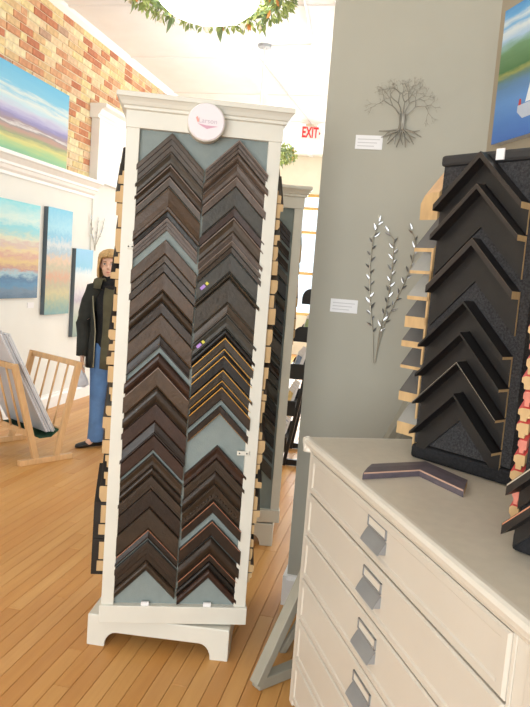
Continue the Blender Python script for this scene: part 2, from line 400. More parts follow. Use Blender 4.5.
# ================================================================== spinning tower
def base_side(w, h, foot=.075, rail=.07):
    a = w/2; g = h-rail; pts = [(-a,0),(-a+foot,0)]
    for k in range(6): t = PI/2*k/5; pts.append((-a+foot+g*.75*(1-math.cos(t)), g*math.sin(t)))
    pts += [(-x, y) for x, y in reversed(pts[1:])]
    pts += [(a,0),(a,h),(-a,h)]
    return pts
def tower(label, center, rz, base_rz, H, logo):
    t = thing('sample_tower', label, 'display tower', (center[0], center[1], 0), rz)
    W = .596; a = W/2; zb = .145; zt = .22; zf = H-.125; zc = H-.062
    b = bpy.data.objects.new('base', None)
    # base: four bracket-foot boards + top board, one mesh turned against the upper part
    bb = MB(); bw, bd, bh = .605, .575, .135
    M = Matrix.Rotation(base_rz-rz, 4, 'Z')
    for i in range(4):
        r = M @ Matrix.Rotation(i*PI/2, 4, 'Z'); w_, d_ = (bw, bd) if i % 2 == 0 else (bd-.036, bw)
        bb.prism(base_side(w_, bh), lambda p, q, s_: r @ Vector((p, -d_/2+s_, q)), 0, .018)
    bb.box(-bw/2+.002, -bd/2+.002, bh-.016, bw/2-.002, bd/2-.002, bh+.002, M=M)
    bb.obj('base', M_towerw, t, bevel=.003)
    MB().lathe([(.14,bh),(.14,zb+.006)], 24).obj('turntable', M_blackm, t)
    MB().box(-a-.006, -a-.012, zb, a+.006, a+.012, zt).obj('tray', M_towerw, t, bevel=.003)
    MB().box(-a+.02, -a+.02, zt, a-.02, a-.02, zf+.06).obj('core', M_panel, t) if False else None
    for i in range(4):
        r = Matrix.Rotation(i*PI/2, 4, 'Z')
        MB().box(-a+.02, -a+.018, zt, a-.02, -a+.03, zf+.02, M=r).obj('panel', M_panel, t)
    for sx in (-1, 1):
        for sy in (-1, 1):
            MB().box(min(sx*a, sx*(a-.05)), min(sy*a, sy*(a-.03)), zt-.004, max(sx*a, sx*(a-.05)), max(sy*a, sy*(a-.03)), zf+.004).obj('post', M_towerw, t, bevel=.002)
    MB().box(-a-.004, -a-.004, zf, a+.004, a+.004, zc+.004).obj('frieze', M_towerw, t, bevel=.002)
    cm = MB()
    rings = []
    for off, z in ((.004,zc),(.014,zc+.004),(.014,zc+.014),(.02,zc+.018),(.026,zc+.03),(.034,zc+.04),(.04,zc+.044),(.04,H-.004),(.036,H)):
        q = a+off; rings.append([(-q,-q,z),(q,-q,z),(q,q,z),(-q,q,z)])
    cm.loft(rings).obj('cornice', M_towerw, t)
    return t, a
th1 = math.radians(18.7); th1b = math.radians(6.4)
A1 = Vector((-1.116, 2.524, 0)); U1 = Vector((math.cos(th1), math.sin(th1), 0)); N1 = Vector((-U1.y, U1.x, 0))
C1 = A1+U1*.298+N1*.298
tw, HA = tower('tall off-white spinning tower of dark frame samples with a round logo disc', C1, th1, th1b, 2.252, True)
# round logo disc
dm = MB(); n = 40
rg = lambda r, y: [(r*math.cos(2*PI*k/n), y, r*math.sin(2*PI*k/n)) for k in range(n)]
dm.loft([rg(.069,.04), rg(.069,-.012), rg(.066,-.015)])
M_disc = mat('logo_disc_white', srgb(226,218,222), .4); M_discrim = mat('logo_disc_rim', srgb(206,198,184), .5)
disc = dm.obj('logo_disc', M_disc, tw); disc.location = (0, -HA-.042, 2.164)
MB().loft([rg(.0715,.04), rg(.0715,-.010), rg(.069,-.0101), rg(.069,.04)], cap=False).obj('disc_rim', M_discrim, disc)
lt = text_mesh('Larson', .026); lt.materials.append(mat('logo_lettering', srgb(196,182,192), .6))
lo = link('logo_lettering', lt, disc); lo.rotation_euler = (PI/2,0,0); lo.location = (.006, -.0156, .003)
MB().prism([(-.04,.012),(-.034,.018),(-.026,.004),(-.03,-.006),(-.034,-.002)], lambda p, q, s_: (p, s_, q), -.0155, -.0165).obj('logo_flame', mat('logo_coral', srgb(226,160,150), .6), disc)
MB().prism([(-.032,-.008),(.0,-.013),(.045,-.014),(.022,-.02),(.004,-.026),(-.014,-.018)], lambda p, q, s_: (p, s_, q), -.0155, -.0165).obj('logo_swoosh', mat('logo_mauve', srgb(206,158,176), .6), disc)
def z_at(px, py, off=0.): return hit(px, py, A1-N1*off, N1).z
# small white latches and tag holders on the tower front
for lx, lz in ((.545-.298, None),(.055-.298, None)): pass
def latch(px, py, w):
    p = hit(px, py, A1, N1); q = (p-A1).dot(U1)-.298
    l = MB().box(q-w/2, -HA-.008, p.z-.009, q+w/2, -HA+.0, p.z+.009).obj('latch', M_towerw, tw, bevel=.002)
    for s_ in (-1, 1): MB().lathe([(.003,0),(.003,.003)], 8, (q+s_*w*.3, p.z, 0)).obj('screw', M_dark, l).rotation_euler = (PI/2, 0, 0)
    for c in l.children: c.location = (0, -HA-.0075, 0)
latch(243, 453, .05); latch(130.5, 246.5, .024)
for px, py in ((145, 601), (207, 603)):
    p = hit(px, py, A1, N1); q = (p-A1).dot(U1)-.298
    MB().box(q-.016, -HA-.006, .21, q+.016, -HA+.004, .235).obj('tag_holder', M_card, tw)

def hang(mesh_, name, label, cat, group, pos, rz, strip=None):
    o = link(name, mesh_); o.location = pos; o.rotation_euler = (0,0,rz); tag(o, label, cat, group)
    if strip: link(strip[1], strip[0], o)['label'] = strip[2]
    return o
# (top px, bottom px, surface, profile, accent[, accent position]); upper ones greyer and lighter: ceiling sheen put into colour
LEFT = [(133,151.5,'walnut','step',''),(152,164.5,'greybrown','scoop',''),(165,176.5,'umber','scoop','p'),(177,186,'walnut','flat','p'),(187,211,'chestnut','rev',''),(212,217,'black','flat',''),(217.5,230,'taupe','step','p'),
 (239.5,254.5,'chestnut','flat',''),(255,262.5,'walnut','flat',''),(263,272,'umber','flat',''),(272.5,290.5,'chestnut','flat',''),(291,302,'umber','round',''),(302.5,314,'coffee','flat',''),(314.5,335.5,'chestnut','flat',''),(336,347,'espresso','rev',''),
 (353,366.5,'mahogany','round',''),(367,387,'chestnut','flat','p'),(387.5,403,'coffee','round',''),(403.5,421.5,'mahogany','flat',''),(422,434.5,'espresso','rev',''),(435,450,'mahogany','flat',''),(454,466.5,'umber','scoop',''),(467,475.5,'coffee','round',''),(476,489,'umber','step',''),
 (489.5,508,'espresso','flat',''),(508.5,529.5,'umber','flat',''),(530,538,'espresso','rev','c'),(541,561,'coffee','step',''),(561.5,571,'umber','round','')]
RIGHT = [(140,152.5,'taupe','step','p'),(153,162.5,'taupe','round',''),(163,176.5,'taupe','scoop',''),(177,186.5,'taupe','flat','p'),(187,207.5,'slate','flat',''),(208,217,'mahogany','flat',''),(217.5,232.5,'walnut','scoop','p'),(233,240,'taupe','step',''),(240.5,246.5,'walnut','flat','p'),(247,253,'umber','flat',''),
 (254,272.5,'slate','flat','s'),(273,278.5,'olive','round',''),(279,304,'olive','flat',''),(304.5,314.5,'walnut','rev',''),(315,328.5,'slate','scoop','s'),(329,337,'black','round',''),(337.5,348,'olive','flat','g'),(349,355,'black','rev','g'),(355.5,369,'black','flat','g'),(369.5,380,'olive','step','g'),(380.5,386,'black','flat','g'),(386.5,400,'coffee','flat','g'),
 (406,414.5,'espresso','flat','G'),(446,459.5,'mahogany','scoop',''),(460,471.5,'umber','step',''),(472,484.5,'coffee','round',''),(485,501,'umber','beads',''),(501.5,513,'espresso','flat','c'),(521,536,'espresso','flat','c'),(538,553.5,'coffee','round',''),(554,561.5,'espresso','flat','c'),(562,569.5,'black','round',''),(570,579,'mahogany','round','')]
M_purple = mat('purple_sticker', srgb(168,128,206), .5); M_yellow = mat('lime_sticker', srgb(206,198,70), .5)
ACN = {'':'', 'p':' with a pale edge', 'g':' with a gold line', 'G':' with a gold inner line', 'c':' with a copper line', 's':' with a purple price sticker'}
rnd = random.Random(5); mesh_cache = {}
def column(lst, apx, along, hw, colname, group):
    n_ = len(lst)
    for i, (y0, y1, sf_, pf, ac) in enumerate(lst):
        x0 = apx(y0); zt_ = z_at(x0, y0, .0); zb_ = z_at(x0, y1, .0); dz = max(.02, zt_-zb_)
        D = rnd.uniform(.016, .026); prof = [(v, d, 0) for v, d in PROFS['scoop' if pf == 'beads' else pf](D)]
        me = sample_mesh(hw+rnd.uniform(-.004,.003), dz, prof, [S[sf_], M_raw])
        # front of the panel is at local y = -HA+.018
        pos = tw_M @ Vector((along-.298, -HA+.0175, zt_))
        lab = '%s corner sample%s, %s down %s' % (NAMEC[sf_], ACN[ac], ORD[i+1], colname)
        st = None
        if ac in ('p','g','c'): st = (strip_mesh(hw-.002, .02, .02+min(.2, .005/dz if ac == 'g' else .004/dz), dz, prof[1][1]*.99, ACC[ac][0], ACC[ac][1]), ACC[ac][1], ACC[ac][2])
        if ac == 'G': st = (strip_mesh(hw-.002, .82, .96, dz, prof[-2][1], M_gold, 'gilt_edge'), 'gilt_edge', 'gold inner line')
        o = hang(me, 'corner_sample', lab, 'frame sample', group, pos, th1, st)
        if ac == 's':
            for c_, nm, off, w_ in ((M_purple,'price_sticker',.022,.022),(M_yellow,'sticker_tab',.038,.011)):
                R_ = Matrix.Rotation(-PI/4, 4, 'Y')
                s_ = MB().box(-w_/2, -.0012, -.006, w_/2, 0, .006, M=R_).obj(nm, c_, o); xx = -hw+off
                s_.location = (xx, -max(p[1] for p in prof)-.0005, -abs(xx)-dz*.5)
        if pf == 'beads':
            sp_ = MB().ell((0,0,0), (.006,.004,.006), 8, 6).mesh('bead', S['umber'], True)
            for k in range(1, 10):
                for s_ in (-1, 1):
                    bd = link('bead', sp_, o); xx = s_*hw*k/10; bd.location = (xx, -D*.62, -abs(xx)-dz*.6)
bpy.context.view_layer.update(); tw_M = Matrix.Translation((C1.x, C1.y, 0)) @ Matrix.Rotation(th1, 4, 'Z')
column(LEFT, lambda y: 171-(y-133)*.055, .173, .127, 'the all-brown column', 'samples in the all-brown column of the tall tower')
column(RIGHT, lambda y: 239-(y-140)*.058, .431, .125, 'the gold-lined column', 'samples in the gold-lined column of the tall tower')

# side columns: deep profiles seen from their sawn ends
def deep_mesh(hw, dz, D, kind, face):
    if kind == 0: prof = [(0,D),(.5,D),(.52,.78*D),(1,.76*D)]
    elif kind == 1: prof = [(0,.9*D),(.06,D),(.7,D),(.85,.92*D),(1,.8*D)]
    elif kind == 2: prof = [(0,.97*D),(.04,D),(.96,D),(1,.97*D)]
    else: prof = [(0,.62*D),(.35,.64*D),(.37,.9*D),(.42,D),(1,D)]
    return sample_mesh(hw, dz, [(v, d, 0) for v, d in prof], [face, M_raw])
def side_column(sx, z_top, z_bot, where, group, seed, tower_M, rz, n_max=34, deep_low=False, inset=.017, depth=(.03,.05), hw=.127):
    r = random.Random(seed); z = z_top; i = 0
    while z > z_bot and i < n_max:
        dz = r.choice((.04,.05,.055,.065,.09)); D = r.uniform(*depth); kd = r.randrange(4)
        deep_box = deep_low and z < .66
        if deep_box: dz = .15; D = .066; kd = 2
        face = S['black'] if dz > .1 else S[r.choice(('umber','greybrown','walnut','espresso','slate','black'))]
        me = deep_mesh(hw, dz, D, kd, face) if not deep_box else sample_mesh(hw, dz, [(0,D,0),(1,D,0)], [S['black'], S['black']], notch=False)
        pos = tower_M @ Vector((sx*(HA-inset), -HA+.012+hw, z+hw))
        i += 1
        o = hang(me, 'corner_sample', 'deep corner sample with bare sawn end, %s down %s' % (ORD[min(i, 32)], where), 'frame sample', group, pos, rz+sx*PI/2)
        if deep_box:
            xs = -sx*hw; o['label'] = 'deep black shadowbox corner sample, %s down %s' % (ORD[min(i, 32)], where)
            for z0, z1, y1 in ((.012,.085,.038),(.092,.135,.044)): MB().box(min(xs, xs-sx*.001), -y1, -hw-z1, max(xs, xs-sx*.001), -.004, -hw-z0).obj('bare_wood_end', M_raw, o)
        z -= dz+r.choice((.003,.004,.006,.02))
side_column(-1, 1.965, .44, "on the tall tower's brick-wall side", 'samples on the brick-wall side of the tall tower', 21, tw_M, th1, deep_low=True)
side_column(1, 1.945, .32, "on the tall tower's partition side", 'samples on the partition side of the tall tower', 22, tw_M, th1)

# second tower behind
th2 = math.radians(14); U2 = Vector((math.cos(th2), math.sin(th2), 0)); N2 = Vector((-U2.y, U2.x, 0))
C2 = Vector((-.648, 3.97, 0))-U2*.298+N2*.298
t2, _ = tower('second off-white sample tower standing behind the tall one, beside the partition', C2, th2, math.radians(8), 2.13, False)
t2_M = Matrix.Translation((C2.x, C2.y, 0)) @ Matrix.Rotation(th2, 4, 'Z')
r2 = random.Random(9); z = 1.985; i = 0
while z > .55:
    dz = r2.choice((.05,.06,.075,.09)); sf_ = r2.choice(('slate','black','espresso','greybrown'))
    prof = [(v, d, 0) for v, d in PROFS[r2.choice(list(PROFS))](r2.uniform(.018,.03))]
    i += 1
    hang(sample_mesh(.118, dz, prof, [S[sf_], M_raw]), 'corner_sample', '%s corner sample, %s down on the front of the second tower' % (NAMEC[sf_], ORD[i]), 'frame sample', 'samples on the front of the second tower', t2_M @ Vector((.118, -HA+.0175, z)), th2)
    z -= dz+r2.choice((.004,.006,.02))
M_moss = msurf('moss', (84,96,72)); 
r2 = random.Random(10); z = 1.86; i = 0
while z > 1.2:
    i += 1; dz = .16 if i == 1 else r2.choice((.05,.06,.07)); f_ = M_moss if i == 1 else S[r2.choice(('chestnut','mahogany','slate','umber'))]
    hang(deep_mesh(.127, dz, r2.uniform(.022,.03), r2.randrange(4), f_), 'corner_sample', 'deep corner sample, %s down on the partition side of the second tower' % ORD[i], 'frame sample', 'samples on the partition side of the second tower', t2_M @ Vector((HA-.017, -HA+.14, z+.127)), th2+PI/2)
    z -= dz+.006

# ================================================================== drawer cabinets and worktop
CC = Vector((-.32, 2.356, 0))                      # far front corner of the worktop
rzd = math.atan2(-fd.y, -fd.x)                     # local +x runs along the front towards the camera
def D_(t, d, z): return CC-fd*t+pd*d+Vector((0,0,z))
Md = Matrix(((-fd.x, pd.x, 0, CC.x), (-fd.y, pd.y, 0, CC.y), (0,0,1,0), (0,0,0,1)))
def dplace(o): o.matrix_world = Md; return o
def cab(label, t0, t1, handles=True):
    c = thing('drawer_cabinet', label, 'cabinet', group='cream drawer cabinets'); c.matrix_world = Md
    y0 = .022
    MB().box(t0, y0+.02, .09, t1, .86, 1.012).obj('carcass', M_cream, c)
    MB().box(t0+.01, y0+.05, 0, t1-.01, .84, .092).obj('plinth', M_cream2, c)
    MB().box(t0, y0, .09, t0+.035, y0+.022, 1.012).obj('stile', M_cream, c, bevel=.002)
    MB().box(t1-.012, y0, .09, t1, y0+.022, 1.012).obj('stile', M_cream, c, bevel=.002)
    zs = [1.012,.876,.726,.573,.421,.27,.115]
    for a, b in zip(zs, zs[1:]):
        dm = MB(); x0, x1 = t0+.036, t1-.013; e = .004
        # lipped drawer front with bevelled raised field
        rings = []
        for ins, y in ((0, y0+.02),(0, y0-.001),(.006, y0-.006),(.026, y0-.006),(.031, y0-.002),(.034, y0-.002)):
            rings.append([(x0+ins, y, b+e+ins*.8),(x1-ins, y, b+e+ins*.8),(x1-ins, y, a-.002-ins*.8),(x0+ins, y, a-.002-ins*.8)])
        dm.loft(rings)
        d = dm.obj('drawer', M_cream2, c)
        xm = (t0+t1)/2; zm = (a+b)/2+.004
        fw, fh = .06, .022
        fr = MB(); yf = y0-.007
        for q in ((xm-fw, yf, zm+.012, xm+fw, yf+.005, zm+.0155),(xm-fw, yf, zm+.038, xm+fw, yf+.005, zm+.0415),(xm-fw, yf, zm+.012, xm-fw+.0035, yf+.005, zm+.0415),(xm+fw-.0035, yf, zm+.012, xm+fw, yf+.005, zm+.0415)): fr.box(*q)
        fr.obj('label_frame', M_pewter, d)
        MB().box(xm-fw+.004, yf+.003, zm+.014, xm+fw-.004, yf+.0048, zm+.039).obj('label_card', M_cream, d)
        pl = MB(); prof = []
        for k in range(9):
            tt = PI/2*k/8; prof.append((-.002-.02*(k/8)**.85, .012-.032*k/8))
        outer = prof+[(-.024,-.023),(-.020,-.023)]+[(p_*.86+.0005, q_*.9-.001) for p_, q_ in reversed(prof)]
        pl.prism(outer, lambda p, q, s_: (s_, y0+p, zm-.004+q), xm-fw, xm+fw)
        for s_ in (-1, 1):
            xs = xm+s_*fw; pl.prism([(0,-.021)]+prof, lambda p, q, s2: (s2, y0+p, zm-.004+q), xs-.0015, xs+.0015)
        pl.obj('cup_pull', M_pewter, d, smooth=False)
    return c
cab('cream drawer cabinet with cup pulls, at the corner beside the grey easel', .03, 1.262)
cab('cream drawer cabinet joined to the first one, under the nearer sample display', 1.264, 2.1)
tp = MB(); yA, yB, xA, xB = 0.0, .885, 0.0, 2.12
tp.box(xA+.02, yA+.02, 1.02, xB, yB, 1.06)
wt = thing('worktop', 'long beige worktop with rounded cream edge over the drawer cabinets', 'worktop'); wt.matrix_world = Md
tp.obj('top_board', M_top, wt)
ed = [(.022,1.0605),(.012,1.06),(.004,1.056),(0,1.047),(.002,1.038),(.008,1.034),(.008,1.03),(.014,1.024),(.02,1.014),(.022,1.012)]
MB().prism(ed, lambda p, q, s_: (s_, p, q), 0.0, xB).obj('edge_moulding', M_cream, wt, smooth=False)
MB().prism(ed, lambda p, q, s_: (p, s_, q), .0, yB).obj('edge_moulding', M_cream, wt)
MB().lathe([(.022,1.012),(.020,1.02),(.014,1.03),(.018,1.04),(.02,1.047),(.016,1.056),(.008,1.06)], 16, (.021,.021,0)).obj('corner_knuckle', M_cream, wt, smooth=True)

# ------------------------------------------------------------------ carpeted counter displays
UA = Vector((.785,-.617,0)); UA.normalize(); rA = math.atan2(UA.y, UA.x); NB = Vector((-UA.y, UA.x, 0))
def display(label, corner, H, w=.34, ov=.008):
    c = corner+UA*(w/2)+NB*(w/2)
    t = thing('carpeted_display', label, 'display stand', (c.x, c.y, 1.061), rA); a = w/2
    b = MB(); b.box(-a-ov, -a-ov, 0, a+ov, a+ov, .046).obj('base', M_carpetb, t, bevel=.01)
    bx = MB(); tp_ = .004
    bx.loft([[(-a,-a,.05),(a,-a,.05),(a,a,.05),(-a,a,.05)], [(-a+tp_,-a+tp_,H-.03),(a-tp_,-a+tp_,H-.03),(a-tp_,a-tp_,H-.03),(-a+tp_,a-tp_,H-.03)]])
    bx.obj('body', M_carpet, t)
    MB().box(-a-.004, -a-.008, H-.035, a+.004, a+.008, H).obj('top_rim', mat('black_vinyl', srgb(40,40,42), .5), t, bevel=.01)
    return t, Matrix.Translation((c.x, c.y, 1.061)) @ Matrix.Rotation(rA, 4, 'Z'), a
dA, MA, aA = display('tall charcoal carpeted display of black corner samples on the worktop', Vector((.058,2.249,0)), .955)
MB().box(.02, -aA-.0135, .925, .046, -aA-.009, .957).obj('price_tag', M_card, dA)
def ell_mesh(hw, dz, lip, tk, mats, lipm=0, lipw=.016, rail=.007):
    """L-shaped floater moulding: flat back strip plus a lip standing out along the outer edge"""
    raw = len(mats)-1
    ring = [(0,0),(0,lip),(tk,lip),(tk,rail),(dz,rail),(dz,0)]; mi = [0,lipm,0,0,0,raw]
    n = len(ring); vs = [(x, -d, -abs(x)-v) for x in (-hw,0,hw) for v, d in ring]; fs = []; ms = []
    for s_ in (0,1):
        for i in range(n):
            j = (i+1) % n; fs.append((s_*n+i, s_*n+j, (s_+1)*n+j, (s_+1)*n+i)); ms.append(mi[i])
    fs += [(0,1,2,3),(0,3,4,5),(2*n,2*n+1,2*n+2,2*n+3),(2*n,2*n+3,2*n+4,2*n+5)]; ms += [raw]*4
    return MB().add(vs, fs, ms).mesh('corner_sample', mats)
M_ebony = mat('ebony_moulding', srgb(26,24,24), .38, var=.1, bump=.08); M_ebony2 = mat('brown_black_moulding', srgb(44,38,35), .42, var=.12, bump=.08); M_silverline = mat('silver_leaf_line', srgb(196,190,176), .3, metal=.6)
nA = -NB
frontA = [((480.5,151),.086,.05,.018,1,''),((477.7,183),.12,.05,.016,1,''),((479,237.6),.125,.045,.022,1,''),((467.8,301),.088,.055,.008,0,''),((463.7,332.5),.085,.055,.008,0,''),((458,362),.09,.055,.007,0,'silver-lined '),((453,393.5),.085,.055,.008,0,'')]
for i, ((px, py), dz, lip, tk, lm, extra) in enumerate(frontA):
    p = hit(px, py, Vector((.058,2.249,0))-NB*lip, NB)
    me = ell_mesh(.147, dz, lip, tk, [M_ebony, (M_ebony2 if lm else M_ebony), M_raw], lipm=1)
    o = hang(me, 'corner_sample', '%s %scorner sample, %s down the front of the tall carpeted display' % ('brown-black' if lm else 'black', extra, ORD[i+1]), 'frame sample', 'front samples on the tall carpeted display', MA @ Vector((-.008, -aA-.0005, p.z-1.061)), rA)
    if extra: 
        s_ = link('silver_edge', strip_mesh(.146, .0, .035, dz, lip-.002, M_silverline, 'silver_edge'), o); s_['label'] = 'silver edge line'
    elif lm:
        s_ = link('edge_line', strip_mesh(.146, .0, .022, dz, lip-.002, mat('edge_brown', srgb(112,96,84), .5), 'edge_line'), o); s_['label'] = 'brown edge line'  # brown strip along the lip
# sawn ends on the display's left flank
sideA = [(1.905,.085,.068,.06,'p'),(1.732,.1,.075,.012,'d'),(1.66,.095,.085,.010,'l'),(1.578,.09,.085,.012,'l'),(1.512,.075,.085,.036,'d'),(1.432,.07,.09,.02,'d'),(1.352,.09,.085,.010,'d'),(1.265,.08,.08,.03,'d'),(1.165,.075,.075,.04,'l')]
M_pine = mat('pale_pine', srgb(206,166,124), .6, var=.1, scale=20); M_greyl = mat('silver_grey_moulding', srgb(150,148,142), .4, var=.1); M_grd = mat('dark_grey_moulding', srgb(84,82,80), .4, var=.1)
for i, (zt_, dz, lip, tk, kd) in enumerate(sideA):
    f_ = {'p':M_pine,'d':M_grd,'l':M_greyl}[kd]
    nm = {'p':'pale pine block','d':'dark grey','l':'silver grey'}[kd]
    hw = .11
    me = ell_mesh(hw, dz, lip, tk, [f_, f_, M_raw]) if kd != 'p' else sample_mesh(hw, dz, [(0,.4*lip,0),(.1,.8*lip,0),(.4,lip,0),(1,.98*lip,0)], [f_, M_raw], notch=False)
    hang(me, 'corner_sample', '%s bare-ended corner sample, %s down the tall carpeted display flank by the easel' % (nm, ORD[i+1]), 'frame sample', 'flank samples on the tall carpeted display', MA @ Vector((-aA-.0005, -aA+hw-.003, zt_+hw-1.061)), rA-PI/2)
# second display nearer the camera
cB = Vector((.272,1.515,0))
dB, MBm, aB = display('charcoal carpeted display at the near end of the worktop, with red-stained sample ends', cB, .80)
frontB = [(.012,'copper'),(.095,'silver'),(.18,''),(.26,''),(.34,''),(.42,'')]
for i, (zz, ex) in enumerate(reversed(frontB)):
    hw = .168 if ex else .14; dz = .062; lipd = .062 if ex else .03
    me = ell_mesh(hw, dz, lipd, .024, [M_ebony, M_ebony, M_raw])
    o = hang(me, 'corner_sample', 'black corner sample%s, %s down the front of the near display' % ({'':'','copper':' with copper line','silver':' with silver line'}[ex], ORD[i+1]), 'frame sample', 'front samples on the near display', MBm @ Vector((0, -aB-.0095, zz+hw+dz)), rA)
    if ex: link(ex+'_edge', strip_mesh(hw-.001, .0, .09, dz, .060, M_copper if ex == 'copper' else M_silverline, ex+'_edge'), o)
r3 = random.Random(4); z = .62; i = 0
M_redm = mat('red_lacquer_moulding', srgb(176,62,58), .4, var=.15)
while z > .075:
    i += 1; dz = r3.choice((.028,.032,.036)); D = r3.uniform(.018,.03)
    f_ = M_redm
    me = sample_mesh(.12, dz, [(0,.7*D,0),(.15,D,0),(.5,D,0),(.6,.8*D,0),(1,.75*D,0)], [f_, M_raw if i % 3 else M_rawred])
    hang(me, 'corner_sample', 'red lacquered corner sample, %s down the flank of the near display' % ORD[i], 'frame sample', 'red flank samples on the near display', MBm @ Vector((-aB-.0005, -aB+.115, z+.12)), rA-PI/2)
    z -= dz+.004
# loose sample lying on the worktop
M_plum = mat('plum_grey_moulding', srgb(92,84,92), .45, var=.12, scale=40)
ls = sample_mesh(.137, .125, [(0,.012,0),(.04,.018,0),(.5,.021,0),(.9,.019,0),(.97,.017,0),(1,.012,0)], [M_plum, M_raw], notch=False)
lo = link('corner_sample', ls); tag(lo, 'loose plum-grey corner sample lying flat on the beige worktop', 'frame sample')
bis = math.radians(-99)
lo.matrix_world = Matrix.Translation((.094,2.142,1.0606)) @ Matrix.Rotation(bis+PI/2, 4, 'Z') @ Matrix.Rotation(-PI/2, 4, 'X')
link('raw_edge', strip_mesh(.135, .93, .985, .125, .0165, mat('pale_edge_line', srgb(196,160,140), .6), 'raw_edge'), lo)['label'] = 'pale wood line along inner edge'

# ================================================================== grey easel between cabinets and partition
ez = thing('easel', 'grey painted wooden easel standing between the cabinets and the partition', 'easel', (-.2,2.8,0))
E0 = Vector((-.2,2.8,0))
def ebar(p, q, w=.05, h=.03, nm='leg'): MB().bar(Vector(p)-E0, Vector(q)-E0, w, h).obj(nm, M_easel, ez, bevel=.003)
f1 = hit(256,684,(0,0,.02),(0,0,1)); g1 = Vector((f1.x+.26, f1.y+.10, .02))
tpz = hit(404,395,(0,2.85,0),(0,1,0))
ebar(f1, (f1.x+.31, f1.y+.36, .92), .05, .035)
ebar(f1+Vector((.0,.0,.005)), (f1.x+.42, f1.y+.52, .025), .05, .045, 'foot')
b1 = hit(388,440,(0,2.95,0),(0,1,0)); b2 = hit(442,345,(0,3.02,0),(0,1,0))
ebar(b1+(b1-b2)*2.6, b2, .05, .03, 'mast')
ebar(b1+Vector((.06,.02,0))+(b1-b2)*2.6, b2+Vector((.06,.02,0)), .03, .025, 'mast')

# ================================================================== wall pieces on the partition
def wp(px, py, off=.0): 
    p = hit(px, py, (0,YP-off,0), (0,1,0)); return p
for i, (a, b, lab) in enumerate((((356,136.5),(382,148.5),'white caption card beside the wire tree on the grey partition'),((331,299.5),(357,312.5),'white caption card beside the silver leaf branches on the grey partition'))):
    p, q = wp(*a), wp(*b); c = (p+q)/2; w_, h_ = q.x-p.x, .062
    o = MB().box(-w_/2, -.004, -h_/2, w_/2, 0, h_/2).obj('caption_card', M_card); o.location = (c.x, YP, c.z); tag(o, lab, 'card')
    for k in range(3): MB().box(-w_*.42, -.0046, h_*(.24-.24*k)-.004, w_*(.4-.1*k), -.004, h_*(.24-.24*k)+.0).obj('print_line', mat('faint_ink', srgb(200,198,198), .8), o)
tr = thing('wire_tree', 'grey twisted wire tree sculpture with spread roots on the partition', 'sculpture', (wp(402,124).x, YP, wp(402,124).z))
rt = random.Random(12)
def branch(mb, p, ang, ln, r, depth):
    pts = [p]; a = ang
    for k in range(3):
        a += rt.uniform(-.25,.25); p = p+Vector((math.sin(a)*ln/3, rt.uniform(-.004,.003), math.cos(a)*ln/3)); p.y = max(-.05, min(-.006, p.y)); pts.append(p)
    mb.tube(pts, [r, r*.9, r*.8, r*.68], 5)
    if depth > 0:
        for s_ in range(2 if depth > 2 else 3):
            branch(mb, p, a+rt.uniform(.2,.75)*(1 if s_ % 2 else -1)+rt.uniform(-.1,.1), ln*rt.uniform(.6,.85), r*.62, depth-1)
tm = MB()
for k, a in enumerate((-.85,-.35,.05,.5,1.0)): branch(tm, Vector(((k-2)*.004, -.02, .03)), a*.85, .058, .003, 5)
tm.obj('branches', M_wire, tr)
tm = MB()
for k in range(5): tm.tube([((k-2)*.006,-.02-.004*(k % 2),-.03),((k-2)*.004,-.02,0),((k-2)*.006,-.02,.04)], .005, 6)
tm.obj('trunk', M_wire, tr)
for a in (-1.9+PI/2-.9, ):
    pass
tm = MB()
for k, a in enumerate((PI-1.25,PI-.75,PI-.35,PI+.05,PI+.5,PI+.95,PI+1.3)):
    p = Vector((0,-.02,-.025)); q = p+Vector((math.sin(a)*.05,-.004,math.cos(a)*.04)); s_ = q+Vector((math.sin(a+.2)*.05,.0,math.cos(a+.2)*.045)); tm.tube([p,q,s_], [.005,.0036,.002], 5)
    tm.tube([q, q+Vector((math.sin(a-.5)*.035,0,math.cos(a-.5)*.035))], [.003,.0015], 5)
tm.obj('roots', M_wire, tr)

